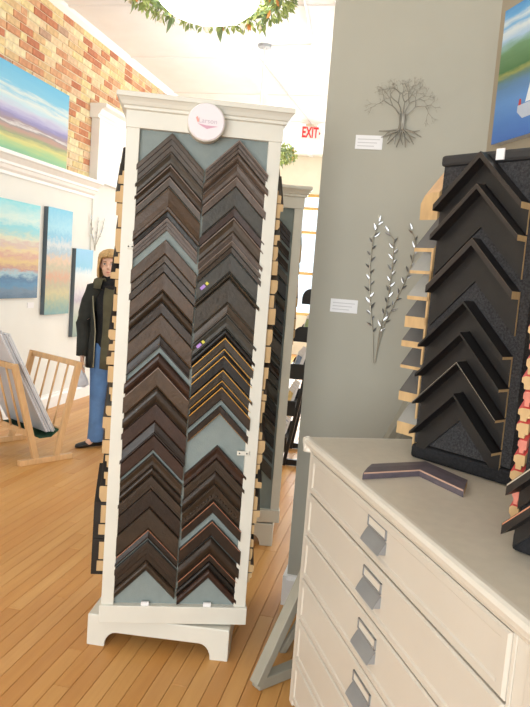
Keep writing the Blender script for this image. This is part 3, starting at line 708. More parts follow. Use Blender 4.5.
# leaf mesh shared by the silver branches
def leaf_mesh(L, Wd, m, nm='leaf', fold=.25):
    v = []; f = []; N_ = 5
    for i in range(N_+1):
        t = i/N_; w_ = Wd*math.sin(PI*min(.98, max(.03, t**.8)))/2
        v += [(-w_, -fold*w_, t*L), (0, 0, t*L), (w_, -fold*w_, t*L)]
    for i in range(N_):
        for k in range(2): f.append((i*3+k, i*3+k+1, i*3+k+4, i*3+k+3))
    return MB().add(v, f).mesh(nm, m, True)
lm_s = leaf_mesh(.032, .011, M_silver)
def silver_branch(label, base, stems, to_world, group=None, sc_=1.):
    """stems: lists of local (x,z); leaves pairwise along them"""
    t = thing('leaf_branch', label, 'sculpture', base, 0)
    r_ = random.Random(len(stems)*7+3)
    for st in stems:
        pts = [Vector((x, -.012, z)) for x, z in st]
        s_ = MB().tube([to_world @ p for p in pts], [.0026*sc_]*(len(pts)-1)+[.0015*sc_], 6).obj('stem', M_stem, t)
        tot = 0
        for a, b in zip(pts[1:], pts[2:]): 
            d = b-a; n_ = max(1, int(d.length/(.025*sc_)))
            for k in range(n_):
                sgn = -1 if (tot % 2) else 1; tot += 1
                o = link('leaf', lm_s, s_); p = a+d*((k+.5)/n_)
                ang = math.atan2(d.x, d.z)+sgn*r_.uniform(.5,.8)
                o.matrix_local = Matrix.Translation(to_world @ p) @ to_world.to_3x3().to_4x4() @ Matrix.Rotation(ang, 4, 'Y') @ Matrix.Rotation(r_.uniform(-.7,.7), 4, 'Z') @ Matrix.Scale(sc_*r_.uniform(.85,1.15), 4)
        o = link('leaf', lm_s, s_); d = pts[-1]-pts[-2]; o.matrix_local = Matrix.Translation(to_world @ pts[-1]) @ to_world.to_3x3().to_4x4() @ Matrix.Rotation(math.atan2(d.x, d.z), 4, 'Y') @ Matrix.Scale(sc_, 4)
    return t
bb_ = wp(373,363)
def stp(lst): return [((wp(x, y).x-bb_.x), (wp(x, y).z-bb_.z)) for x, y in lst]
silver_branch('tall silver leaf branches fanning out on the grey partition', (bb_.x, YP, bb_.z),
    [stp([(373,363),(373,335),(370,300),(370,265),(373,240),(379,222)]), stp([(375,363),(379,335),(388,300),(393,262),(394,240),(389,232)]), stp([(376,355),(384,325),(400,292),(410,270),(416,245),(412,230)])], Matrix.Identity(4))

# ================================================================== left wall pictures
def canvas(label, y0, y1, z0, z1, depth, m, edge_rgb, xoff=.001, nm='painting'):
    o = thing(nm, label, 'painting', (XL+xoff, (y0+y1)/2, z0)); h = (y1-y0)/2
    MB().box(0, -h, 0, depth-.002, h, z1-z0).obj('stretcher', mat('canvas_edge_%s' % '_'.join(map(str, edge_rgb)), srgb(*edge_rgb), .7), o)
    MB().box(depth-.002, -h, 0, depth, h, z1-z0).obj('painted_face', m, o)
    return o
mp0 = landscape('painting_meadow', [(0,(120,176,140)),(.10,(150,186,130)),(.18,(200,194,116)),(.24,(140,150,112)),(.29,(176,140,124)),(.33,(140,132,130)),(.35,(206,202,200)),(.38,(150,132,136)),(.43,(132,128,176)),(.48,(160,156,196)),(.54,(184,186,206)),(.60,(176,204,214)),(.66,(206,214,210)),(.70,(140,190,212)),(.74,(200,212,210)),(.79,(116,184,212)),(1,(92,172,210))], .09, 5., .22, 1.)
canvas('large landscape painting of meadow and blue sky resting on the white ledge', 5.0, 6.86, ZL+.193, 3.325, .045, mp0, (150,160,160), .02)
mp1 = landscape('painting_marsh', [(0,(70,100,124)),(.08,(96,120,140)),(.14,(70,124,160)),(.2,(60,104,140)),(.26,(150,180,190)),(.31,(176,130,116)),(.38,(206,178,116)),(.44,(196,150,130)),(.5,(210,190,140)),(.56,(196,170,160)),(.62,(206,204,176)),(.68,(150,196,196)),(.74,(128,196,206)),(.82,(196,216,208)),(1,(120,200,210))], .11, 6., .3, 5.)
canvas('square marsh landscape painting with turquoise sky under the ledge', 5.4, 6.42, 1.215, 2.135, .04, mp1, (120,130,135))
mp2 = landscape('painting_heath', [(0,(110,150,150)),(.1,(140,160,140)),(.2,(186,176,130)),(.28,(170,160,130)),(.36,(196,150,120)),(.44,(176,168,140)),(.52,(206,176,146)),(.6,(150,176,190)),(.66,(196,200,200)),(.74,(120,180,206)),(.82,(150,200,216)),(1,(110,184,212))], .12, 6., .5, 9.)
canvas('tall narrow landscape painting with thick grey edge, next to the square marsh painting', 6.56, 7.08, 1.035, 2.15, .05, mp2, (84,96,104))
mp3 = landscape('painting_shore', [(0,(130,150,142)),(.2,(160,172,154)),(.34,(186,186,178)),(.42,(168,156,168)),(.5,(196,188,190)),(.6,(208,204,196)),(.72,(204,210,210)),(.8,(120,180,206)),(1,(130,184,216))], .09, 5., .6, 14.)
canvas('narrow pale shoreline painting with grey edge, hung lower behind the woman', 7.2, 7.62, .76, 1.76, .05, mp3, (100,110,116))
o = MB().box(0, -.06, 0, .004, .06, .055).obj('caption_card', M_card); o.location = (XL, 6.37, 1.11); tag(o, 'small caption card under the square marsh painting on the left wall', 'card')
Mw = Matrix.Rotation(PI/2, 4, 'Z')
silver_branch('small silver leaf branch above the pale shoreline painting', (XL+.021, 7.70, 1.76), [[(0,0),(.01,.12),(.04,.25),(.05,.36)], [(0,0),(-.04,.1),(-.11,.2),(-.13,.36)], [(0,.05),(.08,.15),(.16,.24),(.2,.36)]], Mw, sc_=1.7)

# right wall sailboat painting
wp0 = P0-pd*.036; pr = hit(505,18,wp0,pd); pr = pr+pd*.036; rp_ = math.atan2(-fd.y, -fd.x)
mp4 = landscape('painting_lake', [(0,(70,112,186)),(.15,(84,130,196)),(.28,(100,146,204)),(.4,(96,136,180)),(.47,(100,130,120)),(.50,(150,156,90)),(.53,(76,120,76)),(.6,(96,134,92)),(.68,(110,150,110)),(.72,(140,176,170)),(.76,(170,200,226)),(.82,(216,226,232)),(.86,(120,180,224)),(.9,(210,222,230)),(.94,(110,174,222)),(1,(84,150,210))], .06, 5., .35, 21.)
sp = thing('painting', 'bright lake painting with a white sailboat on the taupe wall', 'painting', (pr.x, pr.y, 2.235), rp_)
yy = -.034   # local -y points into the room
MB().box(0, yy, 0, .9, -.001, .545).obj('stretcher', mat('canvas_edge_white', srgb(206,206,206), .7), sp)
MB().box(0, yy-.002, 0, .9, yy, .545).obj('painted_face', mp4, sp)
def flat(poly, m, nm, y): MB().prism(poly, lambda p, q, t: (p+.05, t, q-.04), y, y-.0008).obj(nm, m, sp)
M_sail = mat('painted_white', srgb(232,236,240), .6); M_hull = mat('painted_hull', srgb(190,200,216), .6); M_pred = mat('painted_red', srgb(200,70,60), .6)
flat([(.12,.14),(.12,.165),(.32,.17),(.36,.14),(.32,.115),(.16,.11)], M_hull, 'painted_hull', yy-.002)
flat([(.17,.17),(.24,.44),(.25,.17)], M_sail, 'painted_sail', yy-.002)
flat([(.255,.17),(.245,.45),(.36,.175)], M_sail, 'painted_sail', yy-.002)
flat([(.125,.165),(.13,.19),(.14,.188),(.143,.165)], M_pred, 'painted_sailor', yy-.003)

# ================================================================== wooden print rack with matted prints
e1 = nrm(Vector((.507,.862,0))); e2 = Vector((-e1.y, e1.x, 0)); K0 = Vector((-2.723,4.944,0))
rk = thing('print_rack', 'light wooden V-shaped print rack holding white mats by the left wall', 'print rack', K0, 0)
def rp3(s_, l, z): return e1*s_+e2*l+Vector((0,0,z))
LEN = .74
for l in (0, LEN):
    ft = MB(); ft.bar(rp3(-.235,l,.022), rp3(.235,l,.022), .045, .044).obj('foot', M_rack, rk, bevel=.004)
    MB().bar(rp3(-.085,l,.02), rp3(-.30,l,.80), .035, .05).obj('post', M_rack, rk, bevel=.004)
    MB().bar(rp3(.085,l,.02), rp3(.265,l,.80), .035, .05).obj('post', M_rack, rk, bevel=.004)
for sg in (-1, 1):
    f_ = lambda z: sg*(.085+(.215 if sg < 0 else .18)*(z-.02)/.78)
    for z in (.78,.24): MB().bar(rp3(f_(z),0,z), rp3(f_(z),LEN,z), .022, .045).obj('rail', M_rack, rk, bevel=.003)
    for k in range(1, 5):
        l = LEN*k/5; MB().tube([rp3(f_(.24),l,.24), rp3(f_(.78),l,.78)], .009, 8).obj('dowel', M_rack, rk, smooth=True)
MB().loft([[rp3(-.14,l,.26), rp3(-.05,l,.20), rp3(.05,l,.20), rp3(.14,l,.26), rp3(.05,l,.194), rp3(-.05,l,.194)] for l in (.02, LEN-.02)]).obj('sling', M_green, rk)
rr = random.Random(2)
for i in range(8):
    b0 = .104-.012*i; lean = .485; ht = .9-.012*(i % 3)+(.05 if i == 5 else 0); zb = .232+.002*(i % 2)
    lo_ = .045+rr.uniform(-.012,.012)
    pA = Vector((b0, 0, zb)); d = Vector((-math.sin(lean), 0, math.cos(lean)))
    o = MB(); tk = .0075
    n_ = Vector((d.z, 0, -d.x))
    vs = []
    for l in (lo_, .68+lo_*.5):
        for (a, b) in ((0,0),(1,0),(1,1),(0,1)):
            q = pA+d*(ht*b)+n_*(tk*(a-.5)); vs.append(rp3(q.x, l, q.z))
    o.add(vs, [(0,3,2,1),(4,5,6,7),(0,1,5,4),(1,2,6,5),(2,3,7,6),(3,0,4,7)])
    ob = o.obj('matted_print', M_mat if i % 2 == 0 else M_matedge); ob.location = K0
    tag(ob, '%s matted print in the wooden rack, %s from the side facing the woman' % ('white' if i % 2 == 0 else 'greyish', ORD[i+1]), 'print', 'matted prints in the wooden rack')

# ================================================================== pendants with garlands, conduit, exit sign
M_bowl = mat('lit_opal_glass', (1,1,1), .3, emit=(1,.96,.9), estr=4.0)
def leafy(seed, R_, n_, tube):
    r = random.Random(seed); mb = MB()
    for k in range(n_):
        t = r.uniform(0, 2*PI); a = r.uniform(0, 2*PI); q = tube*r.uniform(.5,1.15)
        c = Vector(((R_+q*math.cos(a))*math.cos(t), (R_+q*math.cos(a))*math.sin(t), q*math.sin(a)))
        d = nrm(Vector((math.cos(a)*math.cos(t), math.cos(a)*math.sin(t), math.sin(a)-.25))+Vector((r.uniform(-.8,.8), r.uniform(-.8,.8), r.uniform(-.8,.6))))
        s_ = nrm(d.cross(Vector((r.uniform(-1,1), r.uniform(-1,1), r.uniform(-1,1)))))
        L = r.uniform(.03,.06); w_ = L*.2; nn_ = d.cross(s_)*w_*.3
        mb.add([c, c+d*L*.5+s_*w_+nn_, c+d*L, c+d*L*.5-s_*w_+nn_], [(0,1,2),(0,2,3)], r.choice((0,0,1,2)))
    return mb
M_lv = [mat('garland_leaf_a', srgb(150,164,96), .7, var=.1), mat('garland_leaf_b', srgb(186,196,128), .7, var=.1), mat('garland_leaf_c', srgb(122,142,100), .7, var=.1)]
M_flw = mat('cream_blossom', srgb(240,232,214), .7); M_flo = mat('orange_blossom', srgb(214,140,70), .7)
flower = MB()
for k in range(5):
    a = 2*PI*k/5; flower.ell((.013*math.cos(a), .013*math.sin(a), 0), (.012,.012,.005), 6, 4)
flower.ell((0,0,.004), (.007,.007,.006), 6, 4)
fl_me = [flower.mesh('blossom', M_flw, True), flower.mesh('blossom', M_flo, True)]
big_leaf = leaf_mesh(.11, .04, M_lv[2], 'large_leaf')
def pendant(label, glabel, c, R_, seed, power):
    t = thing('pendant_lamp', label, 'lamp', (c[0], c[1], c[2]), 0, None)
    MB().lathe([(.01,-.36*R_),(.2*R_,-.35*R_),(.4*R_,-.31*R_),(.58*R_,-.24*R_),(.70*R_,-.14*R_),(.76*R_,-.04*R_),(.76*R_,.02),(.74*R_,.02)], 40).obj('glass_bowl', M_bowl, t, smooth=True)
    MB().lathe([(.765*R_,-.01),(.79*R_,.0),(.79*R_,.03),(.75*R_,.03),(.75*R_,-.005),(.765*R_,-.01)], 40, cap=False).obj('rim', M_trimw, t)
    for k in range(3): MB().tube([(.77*R_*math.cos(k*2.094), .77*R_*math.sin(k*2.094), .02),(0,0,.2)], .004, 6).obj('stay', M_trimw, t)
    MB().tube([(0,0,.1),(0,0,ZC-c[2])], .01, 8).obj('rod', M_trimw, t)
    MB().lathe([(.075,ZC-c[2]-.03),(.08,ZC-c[2]-.01),(.08,ZC-c[2])], 20).obj('ceiling_canopy', M_pewter, t)
    l = bpy.data.lights.new('pendant_light', 'POINT'); l.energy = power; l.shadow_soft_size = .06; l.color = (1,.95,.87)
    lo = bpy.data.objects.new('pendant_light', l); col.objects.link(lo); lo.parent = t; lo.location = (.05,0,.16)
    g = thing('leaf_garland', glabel, 'garland', (c[0], c[1], c[2]+.02))
    stuff(leafy(seed, R_*1.06, 1700, .055).obj('small_leaves', M_lv, g))
    MB().tube([(R_*1.06*math.cos(2*PI*k/32), R_*1.06*math.sin(2*PI*k/32), 0) for k in range(33)], .022, 6).obj('vine', M_lv[2], g)
    r = random.Random(seed+1)
    for k in range(34):
        a = 2*PI*k/34+r.uniform(-.05,.05); o = link('blossom', fl_me[k % 3 == 0], g); b = r.uniform(-2.2,.6)
        o.location = ((R_*1.06+.068*math.cos(b))*math.cos(a), (R_*1.06+.068*math.cos(b))*math.sin(a), .07*math.sin(b)); o.rotation_euler = (r.uniform(.6,2.2), r.uniform(-.6,.6), a+PI/2)
    for k in range(9):
        a = 2*PI*k/9+.3; o = link('large_leaf', big_leaf, g); o.location = (R_*1.12*math.cos(a), R_*1.12*math.sin(a), -.02); o.rotation_euler = (PI-.35, 0, a+PI/2+r.uniform(-.4,.4))
pendant('lit white bowl pendant lamp hanging above the tall tower', 'green leafy garland with orange blossoms around the lamp above the tall tower', (-1.26, 3.84, 3.13), .38, 31, 30)
can = Vector((-1.882,7.902,ZC))
pendant('lit white bowl pendant lamp on a rod behind the tall tower', 'green garland with white blossoms on the lamp behind the tall tower', (can.x, can.y, 3.0), .36, 37, 30)
cdm = MB().tube([(-1.80,7.89,ZC-.02),(-1.319,7.791,ZC-.02),(-1.236,6.663,ZC-.02),(-1.15,5.4,ZC-.02)], .014, 8)
tag(cdm.obj('ceiling_conduit', M_trimw), 'white conduit running along the ceiling from the lamp canopy', 'conduit')
cdm = MB().tube([(-2.05,8.0,ZC-.012),(-1.883,11.8,ZC-.012)], .008, 8)
tag(cdm.obj('ceiling_cable', mat('pale_grey_cable', srgb(196,196,198), .6)), 'thin cable along the ceiling leading to the exit sign', 'cable')
ex = thing('exit_sign', 'white exit sign with red letters hanging from the ceiling', 'sign', (-1.90, 11.8, ZC))
exr = math.radians(9); ex.rotation_euler = (0,0,exr)
MB().lathe([(.09,-.03),(.1,0)], 16).obj('mount', M_rear, ex)
MB().box(-.17, -.03, -.25, .17, .03, -.03).obj('housing', mat('sign_white', srgb(240,236,232), .5), ex, bevel=.006)
tx = text_mesh('EXIT', .24, .002, .006); tx.materials.append(mat('sign_red', srgb(220,40,44), .5, emit=srgb(236,50,50), estr=.35))
o = link('lettering', tx, ex); o.rotation_euler = (PI/2,0,0); o.location = (-.02,-.032,-.14); o.scale = (.56,1,1)
MB().prism([(.13,.03),(.155,0),(.13,-.03)], lambda p, q, t: (p, t, q-.14), -.034, -.03).obj('arrow', MATS['sign_red'], ex)

# ================================================================== black card rack by the rear window
BR = Vector((-.80,6.12,0)); BRZ = -PI/2+math.radians(4)
br = thing('card_rack', 'black tiered card rack beyond the partition, near the rear window', 'card rack', BR, BRZ)
for xx in (-.30, .32):
    MB().bar((xx,-.16,0), (xx,.10,1.66), .03, .055, upv=(1,0,0)).obj('side_post', M_blackm, br, bevel=.004)
    MB().bar((xx,.34,0), (xx,.06,1.2), .025, .04, upv=(1,0,0)).obj('strut', M_blackm, br)
    MB().bar((xx,-.2,.03), (xx,.36,.03), .03, .05).obj('foot', M_blackm, br)
card_rgb = [(214,186,120,'tan'),(110,134,170,'blue'),(150,170,120,'green'),(190,140,140,'rose')]
r_ = Matrix.Translation(BR) @ Matrix.Rotation(BRZ, 4, 'Z')
for k, z in enumerate((.14,.46,.78,1.10,1.42)):
    yb = -.16+.157*z
    MB().box(-.36, yb-.16, z, .38, yb-.03, z+.014).obj('shelf', M_blackm, br)
    MB().box(-.36, yb-.168, z, .38, yb-.158, z+.05).obj('shelf_lip', M_blackm, br)
    for sx in (-.365, .37):
        pts = [(0,-.015),(-.17,-.015)]+[(-.17+.07*(1-math.cos(PI/2*q/6)), .03+.085*math.sin(PI/2*q/6)) for q in range(7)]+[(0,.115)]
        MB().prism(pts, lambda p, q, t: (t, yb-.005+p, z+q), sx, sx+.014).obj('shelf_end', M_blackm, br)
    for q in range(4):
        cc_ = card_rgb[(q+k) % 4]
        o = MB().box(-.06, -.004, 0, .06, 0, .19).obj('greeting_card', M_card)
        MB().box(-.046, -.0046, .03, .046, -.004, .16).obj('card_picture', mat('card_picture_'+cc_[3], srgb(*cc_[:3]), .6, var=.3, scale=25), o)
        o.matrix_world = r_ @ Matrix.Translation((-.27+q*.165, yb-.10, z+.0145)) @ Matrix.Rotation(-.25, 4, 'X') @ Matrix.Rotation(.5, 4, 'Z')
        tag(o, 'greeting card with %s picture on %s shelf of the black card rack' % (cc_[3], ('the lowest','the second lowest','the middle','the second highest','the top')[k]), 'card', 'greeting cards on the black rack')

# ================================================================== woman standing behind the tall tower
WP = Vector((-2.505, 5.60, 0)); WR = math.radians(27)
wo = thing('person', 'woman in olive jacket, black scarf and blue jeans standing by the left wall', 'person', WP, WR)
M_skin = mat('skin', srgb(222,178,154), .5, var=.04, scale=12); M_jacket = mat('dark_olive_cotton', srgb(82,78,58), .9, var=.12, scale=16, bump=.3, bscale=30)
M_jacketdark = mat('jacket_lining_and_shade', srgb(38,40,36), .85, var=.15, scale=16, bump=.3, bscale=30); M_knit = mat('black_knit', srgb(26,26,28), .95, var=.2, scale=60, bump=.4, bscale=120)  # dark tone for turned-back lining and the right sleeve's painted shade
M_jean = mat('blue_denim', srgb(92,128,176), .9, var=.12, scale=10, bump=.2, bscale=80); M_hair = mat('dark_blond_hair', srgb(196,160,108), .55, var=.18, scale=30, stretch=(3,3,.4))
M_shoe = mat('black_leather', srgb(28,26,26), .4)
def capsule(mb, p, q, r0, r1, n=14):
    p, q = Vector(p), Vector(q); d = nrm(q-p); pts = []; rs = []
    for k in range(4): t = PI/2*k/4; pts.append(p-d*(r0*math.cos(t))); rs.append(max(.002, r0*math.sin(t)))
    for k in range(5): pts.append(p.lerp(q, k/4)); rs.append(r0+(r1-r0)*k/4)
    for k in range(1, 5): t = PI/2*k/4; pts.append(q+d*(r1*math.sin(t))); rs.append(max(.002, r1*math.cos(t)))
    mb.tube(pts, rs, n)
def fuse(mb, name, m, parent, voxel, smooth_it=6):
    me = mb.mesh(name, m); o = bpy.data.objects.new(name, me); col.objects.link(o)
    md = o.modifiers.new('fuse', 'REMESH'); md.mode = 'VOXEL'; md.voxel_size = voxel
    ms = o.modifiers.new('smooth', 'SMOOTH'); ms.iterations = smooth_it; ms.factor = .5
    bpy.context.view_layer.update()
    me2 = bpy.data.meshes.new_from_object(o.evaluated_get(bpy.context.evaluated_depsgraph_get()))
    bpy.data.objects.remove(o); me2.name = name
    me2.polygons.foreach_set('use_smooth', [True]*len(me2.polygons))
    return link(name, me2, parent)
S_ = 1.025
def V(x, y, z): return Vector((x*S_*.88, y*S_, z*S_))
HT = Matrix.Rotation(math.radians(-12), 4, 'Z')         # head turned a little to her right
hc = V(-.055,-.02,1.56)
def hd(x, y, z): return hc+(HT @ Vector((x, y, z)))*S_
bd = MB()
bd.ell(hd(0,.012,.03), (.076*S_,.094*S_,.09*S_), 20, 14)
bd.ell(hd(0,-.022,-.035), (.06*S_,.07*S_,.078*S_), 18, 12)
bd.ell(hd(0,-.045,-.088), (.03*S_,.03*S_,.022*S_), 12, 8)           # chin
capsule(bd, hd(0,-.086,.012), hd(0,-.103,-.022), .008, .013)        # nose
for s in (-1, 1):
    bd.ell(hd(s*.077,.012,-.005), (.012,.02,.032), 10, 8)          # ears
    bd.ell(hd(s*.032,-.062,-.03), (.026,.024,.022), 10, 8)         # cheeks
bd.ell(hd(0,-.078,-.056), (.024,.016,.012), 10, 8)                  # lips
capsule(bd, V(-.01,.015,1.36), V(-.05,-.005,1.49), .056, .052)
rings = []
for z, rx, ry in ((.86,.14,.1),(.93,.165,.115),(1.03,.14,.1),(1.12,.135,.1),(1.25,.165,.115),(1.34,.17,.1),(1.40,.1,.07)):
    rings.append([V(rx*math.cos(2*PI*k/20), ry*math.sin(2*PI*k/20), z) for k in range(20)])
bd.loft(rings)
arms = {-1: (V(-.185,.0,1.345), V(-.262,.035,1.06), V(-.27,-.02,.80)), 1: (V(.185,.0,1.345), V(.255,.03,1.07), V(.235,-.07,.84))}
for s in (-1, 1):
    sh, el, wr = arms[s]
    capsule(bd, V(s*.1,.0,1.36), sh, .06, .058); capsule(bd, sh, el, .05, .04); capsule(bd, el, wr, .038, .026)
    d = nrm(wr-el); pc = wr+d*.05; bd.ell(pc, (.017,.038,.05), 12, 8)
    for k, (yo, ln) in enumerate(((-.030,.062),(-.010,.072),(.010,.068),(.028,.052))):
        a = pc+d*.035+Vector((0,yo,0)); b = a+d*ln*.5+Vector((-s*.006,0,0)); c = b+d*ln*.45+Vector((-s*.022,0,.0))
        capsule(bd, a, b, .0092, .0085, 8); capsule(bd, b, c, .0085, .0072, 8)
    a = wr+d*.02+Vector((0,-.028,0)); b = a+d*.035+Vector((-s*.008,-.026,0)); c = b+d*.03+Vector((-s*.012,-.004,0))
    capsule(bd, a, b, .0105, .0095, 8); capsule(bd, b, c, .0095, .0078, 8)
legs = {-1: (V(-.092,0,.88), V(-.108,-.02,.47), V(-.108,.02,.085)), 1: (V(.092,0,.88), V(.11,-.02,.47), V(.112,.01,.085))}
for s in (-1, 1):
    hp, kn, an = legs[s]; capsule(bd, hp, kn, .085, .055); capsule(bd, kn, an, .054, .036)
    capsule(bd, an, an+Vector((s*.06,-.04,-.045)), .034, .03)
body = fuse(bd, 'body', M_skin, wo, .0075, 3)
# face
for s in (-1, 1):
    e_ = hd(s*.031,-.083,.008)
    MB().ell(e_, (.0125,.006,.0068), 12, 8).obj('eye', mat('eye_white', srgb(236,232,228), .3), wo, smooth=True)
    MB().ell(e_+(HT @ Vector((0,-.0045,0))), (.0062,.003,.0062), 10, 6).obj('iris', mat('brown_iris', srgb(60,44,34), .3), wo, smooth=True)
    MB().tube([hd(s*.016,-.088,.026), hd(s*.032,-.087,.031), hd(s*.048,-.076,.025)], [.003,.0036,.002], 6).obj('eyebrow', mat('brow_brown', srgb(130,96,64), .8), wo)
    MB().tube([hd(s*.018,-.086,.0135), hd(s*.031,-.0895,.0165), hd(s*.044,-.082,.0125)], [.0016,.002,.0016], 6).obj('eyelid', mat('lash_brown', srgb(80,58,46), .7), wo)
MB().loft([[hd(x, y, z) for x, y, z in ((-.024,-.084,-.056),(0,-.096,-.052),(.024,-.084,-.056),(0,-.096,-.0625))], [hd(x, y, z) for x, y, z in ((-.022,-.078,-.056),(0,-.085,-.052),(.022,-.078,-.056),(0,-.085,-.062))]]).obj('mouth', mat('lip_rose', srgb(186,112,104), .45), wo)
# hair: chin-length bob with side-swept fringe
hr = MB(); rings = []
NH = 28
for z, rx, ry, op in ((-.112,.078,.085,1.12),(-.09,.09,.1,1.12),(-.05,.093,.108,1.06),(0,.092,.111,.98),(.03,.09,.111,.9),(.058,.089,.11,.72),(.078,.085,.104,.16),(.09,.078,.092,.03),(.108,.058,.07,.02),(.12,.03,.036,.02),(.124,.006,.008,.02)):
    rg_ = []
    for k in range(NH+1):
        a = -PI/2+op+(2*PI-2*op)*k/NH; wob = 1+.02*math.sin(a*9+z*40)
        rg_.append(hd(rx*wob*math.cos(a), .012+ry*wob*math.sin(a), z))
    rings.append(rg_)
hr.loft(rings, cap=False, closed=False)
ho = hr.obj('hair', M_hair, wo, smooth=True); sd = ho.modifiers.new('thick', 'SOLIDIFY'); sd.thickness = .016; sd.offset = 1
fr = MB()
for k in range(7):
    t = k/6; fr.tube([hd(.02,-.06,.112), hd(-.055+.105*t,-.100+.022*abs(t-.5)*2,.075), hd(-.072+.14*t,-.088+.03*abs(t-.5)*2,.05+.018*t)], [.012,.012,.005], 6)
fr.obj('fringe', M_hair, wo, smooth=True)
# black top, scarf, jeans, shoes
tp_ = MB(); rings = []
for z, rx, ry in ((.84,.165,.125),(.93,.178,.128),(1.03,.155,.115),(1.12,.152,.118),(1.22,.175,.135),(1.3,.178,.122),(1.37,.15,.1),(1.41,.085,.075)):
    rings.append([V(rx*math.cos(2*PI*k/24), ry*math.sin(2*PI*k/24), z) for k in range(24)])
tp_.loft(rings).obj('black_top', M_knit, wo, smooth=True)
sc = MB()
for j in range(3):
    zc_ = 1.385+.026*j; rr_ = .096-.012*j
    sc.tube([V(-.025+rr_*math.cos(2*PI*k/24), -.01+rr_*.95*math.sin(2*PI*k/24), zc_+.012*math.sin(2*PI*k/24+j*2)) for k in range(25)], .032, 10, cap=False)
sc.obj('scarf', M_knit, wo, smooth=True)
jn = MB(); rings = []
for z, rx, ry in ((.80,.155,.115),(.86,.17,.125),(.93,.168,.12),(.99,.15,.112)):
    rings.append([V(rx*math.cos(2*PI*k/20), ry*math.sin(2*PI*k/20), z) for k in range(20)])
jn.loft(rings)
for s in (-1, 1):
    hp, kn, an = legs[s]
    jn.tube([hp+Vector((0,0,.02)), hp.lerp(kn,.25), hp.lerp(kn,.6), kn, kn.lerp(an,.4), kn.lerp(an,.75), an+Vector((0,.0,-.035))], [.096,.098,.084,.072,.067,.068,.074], 16)
fuse(jn, 'jeans', M_jean, wo, .011, 5)
for s in (-1, 1):
    an = legs[s][2]; fdv = nrm(Vector((-.93,-.36,0))) if s < 0 else nrm(Vector((.25,-.97,0))); sdv = Vector((-fdv.y, fdv.x, 0))
    rings = []
    for t, w_, h_ in ((-.075,.022,.05),(-.06,.034,.075),(-.02,.038,.085),(.04,.038,.07),(.10,.044,.052),(.145,.042,.042),(.172,.03,.034),(.182,.012,.024)):
        c = Vector((an.x, an.y, 0))+fdv*t
        rings.append([c+sdv*(w_*math.cos(2*PI*k/14))+Vector((0,0,max(.004, h_*.5+h_*.5*math.sin(2*PI*k/14)))) for k in range(14)])
    MB().loft(rings).obj('shoe', M_shoe, wo, smooth=True)
# open jacket: shell round the back, two front panels, sleeves, collar, pockets
jk = MB(); rings = []; NJ = 30
for z, rx, ry, op in ((.70,.225,.17,.34),(.80,.225,.172,.34),(.90,.215,.165,.36),(1.0,.2,.155,.40),(1.1,.2,.155,.46),(1.2,.212,.16,.5),(1.3,.215,.15,.54),(1.36,.195,.13,.56),(1.405,.135,.105,.6),(1.42,.11,.098,.62)):
    rings.append([V(rx*math.cos(a), ry*math.sin(a)+.01, z+.006*math.sin(5*a)) for a in [-PI/2-.5+(2*PI-op*1.5+.5-.28)*k/NJ for k in range(NJ+1)]])
jk.loft(rings, cap=False, closed=False)
jk.m = [1 if q % NJ > NJ*.6 else 0 for q in range(len(jk.f))]
jo = jk.obj('jacket', [M_jacket, M_jacketdark], wo, smooth=True); sd = jo.modifiers.new('thick', 'SOLIDIFY'); sd.thickness = .014; sd.offset = 1; sd.material_offset = 0
for s in (-1, 1):
    sh, el, wr = arms[s]; sl = MB(); o_ = Vector((s*.012,0,0))
    sl.tube([V(s*.12,.0,1.365), sh+o_*.3, sh.lerp(el,.35)+o_, sh.lerp(el,.7)+o_, el+o_, el.lerp(wr,.35), el.lerp(wr,.7), wr+nrm(wr-el)*.012], [.066,.078,.073,.069,.064,.06,.056,.053], 16)
    sl.obj('sleeve', M_jacketdark if s < 0 else M_jacket, jo, smooth=True)  # right sleeve darker: its shade is put into the colour
cl = MB(); rings = []
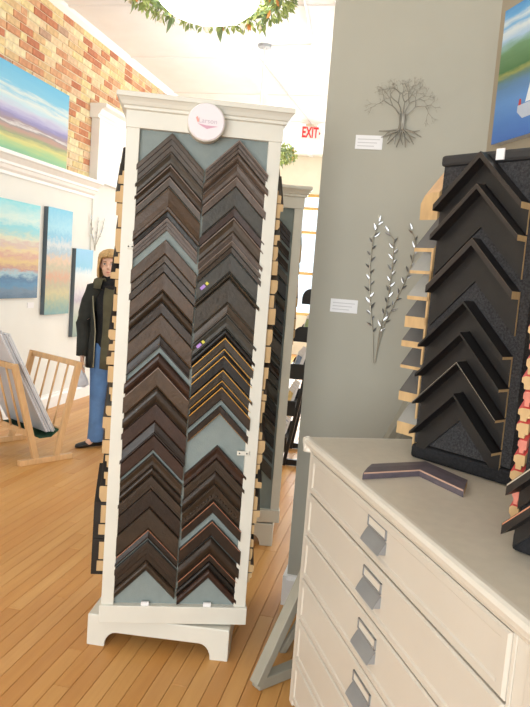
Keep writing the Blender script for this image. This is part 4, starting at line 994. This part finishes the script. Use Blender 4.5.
for z, r_, op in ((1.385,.118,.55),(1.42,.13,.6),(1.455,.16,.66),(1.44,.195,.7),(1.365,.22,.72)):
    rings.append([V(r_*math.cos(a), r_*.9*math.sin(a)+.012, z) for a in [-PI/2+op+(2*PI-2*op)*k/24 for k in range(25)]])
cl.loft(rings, cap=False, closed=False)
co = cl.obj('collar', M_jacket, jo, smooth=True); sd = co.modifiers.new('thick', 'SOLIDIFY'); sd.thickness = .01
for s in (-1, 1):
    if s < 0:
        zp = MB().tube([V(-(rx+.012)*math.sin(op*1.5+.28), -(ry+.012)*math.cos(op*1.5+.28)+.01, z) for z, rx, ry, op in ((.71,.225,.17,.34),(.9,.215,.165,.36),(1.0,.2,.155,.40),(1.1,.2,.155,.46),(1.2,.212,.16,.5),(1.3,.215,.15,.54))], .005, 6)
        zp.obj('zip', mat('zip_tape', srgb(150,142,116), .5), jo)
    for z0, z1 in (((1.13,1.22),(.80,.92)) if s > 0 else ()):
        pk = MB(); rgp = []
        for z in (z0, z1):
            for rr_ in (1.06, 1.13):
                rgp.append([V(.205*rr_*math.cos(a), .158*rr_*math.sin(a)+.01, z) for a in [(-PI/2+s*(.68+.5*k/5)) for k in range(6)]])
        pk.loft([rgp[0], rgp[1], rgp[3], rgp[2], rgp[0]], cap=False, closed=False)
        pk.obj('pocket_flap', M_jacket, jo)
# thin plastic bag in her hand
wr = arms[-1][2]; hp_ = Matrix.Translation(WP) @ Matrix.Rotation(WR, 4, 'Z') @ (wr+nrm(wr-arms[-1][1])*.115)
bg_ = thing('plastic_bag', 'small crumpled pale plastic bag held by the woman', 'bag', hp_)
rings = []; rbg = random.Random(8)
for z, r_ in ((.01,.008),(-.03,.02),(-.06,.045),(-.10,.062),(-.14,.06),(-.165,.04),(-.17,.01)):
    rings.append([(r_*(1+.25*rbg.uniform(-1,1))*math.cos(2*PI*k/14), .7*r_*(1+.25*rbg.uniform(-1,1))*math.sin(2*PI*k/14), z) for k in range(14)])
MB().loft(rings).obj('pouch', mat('pale_plastic', srgb(214,220,232), .3, var=.05), bg_)
MB().tube([(-.012,0,0),(-.016,0,.03),(0,0,.045),(.016,0,.03),(.012,0,0)], .003, 6).obj('handle', MATS['pale_plastic'], bg_)
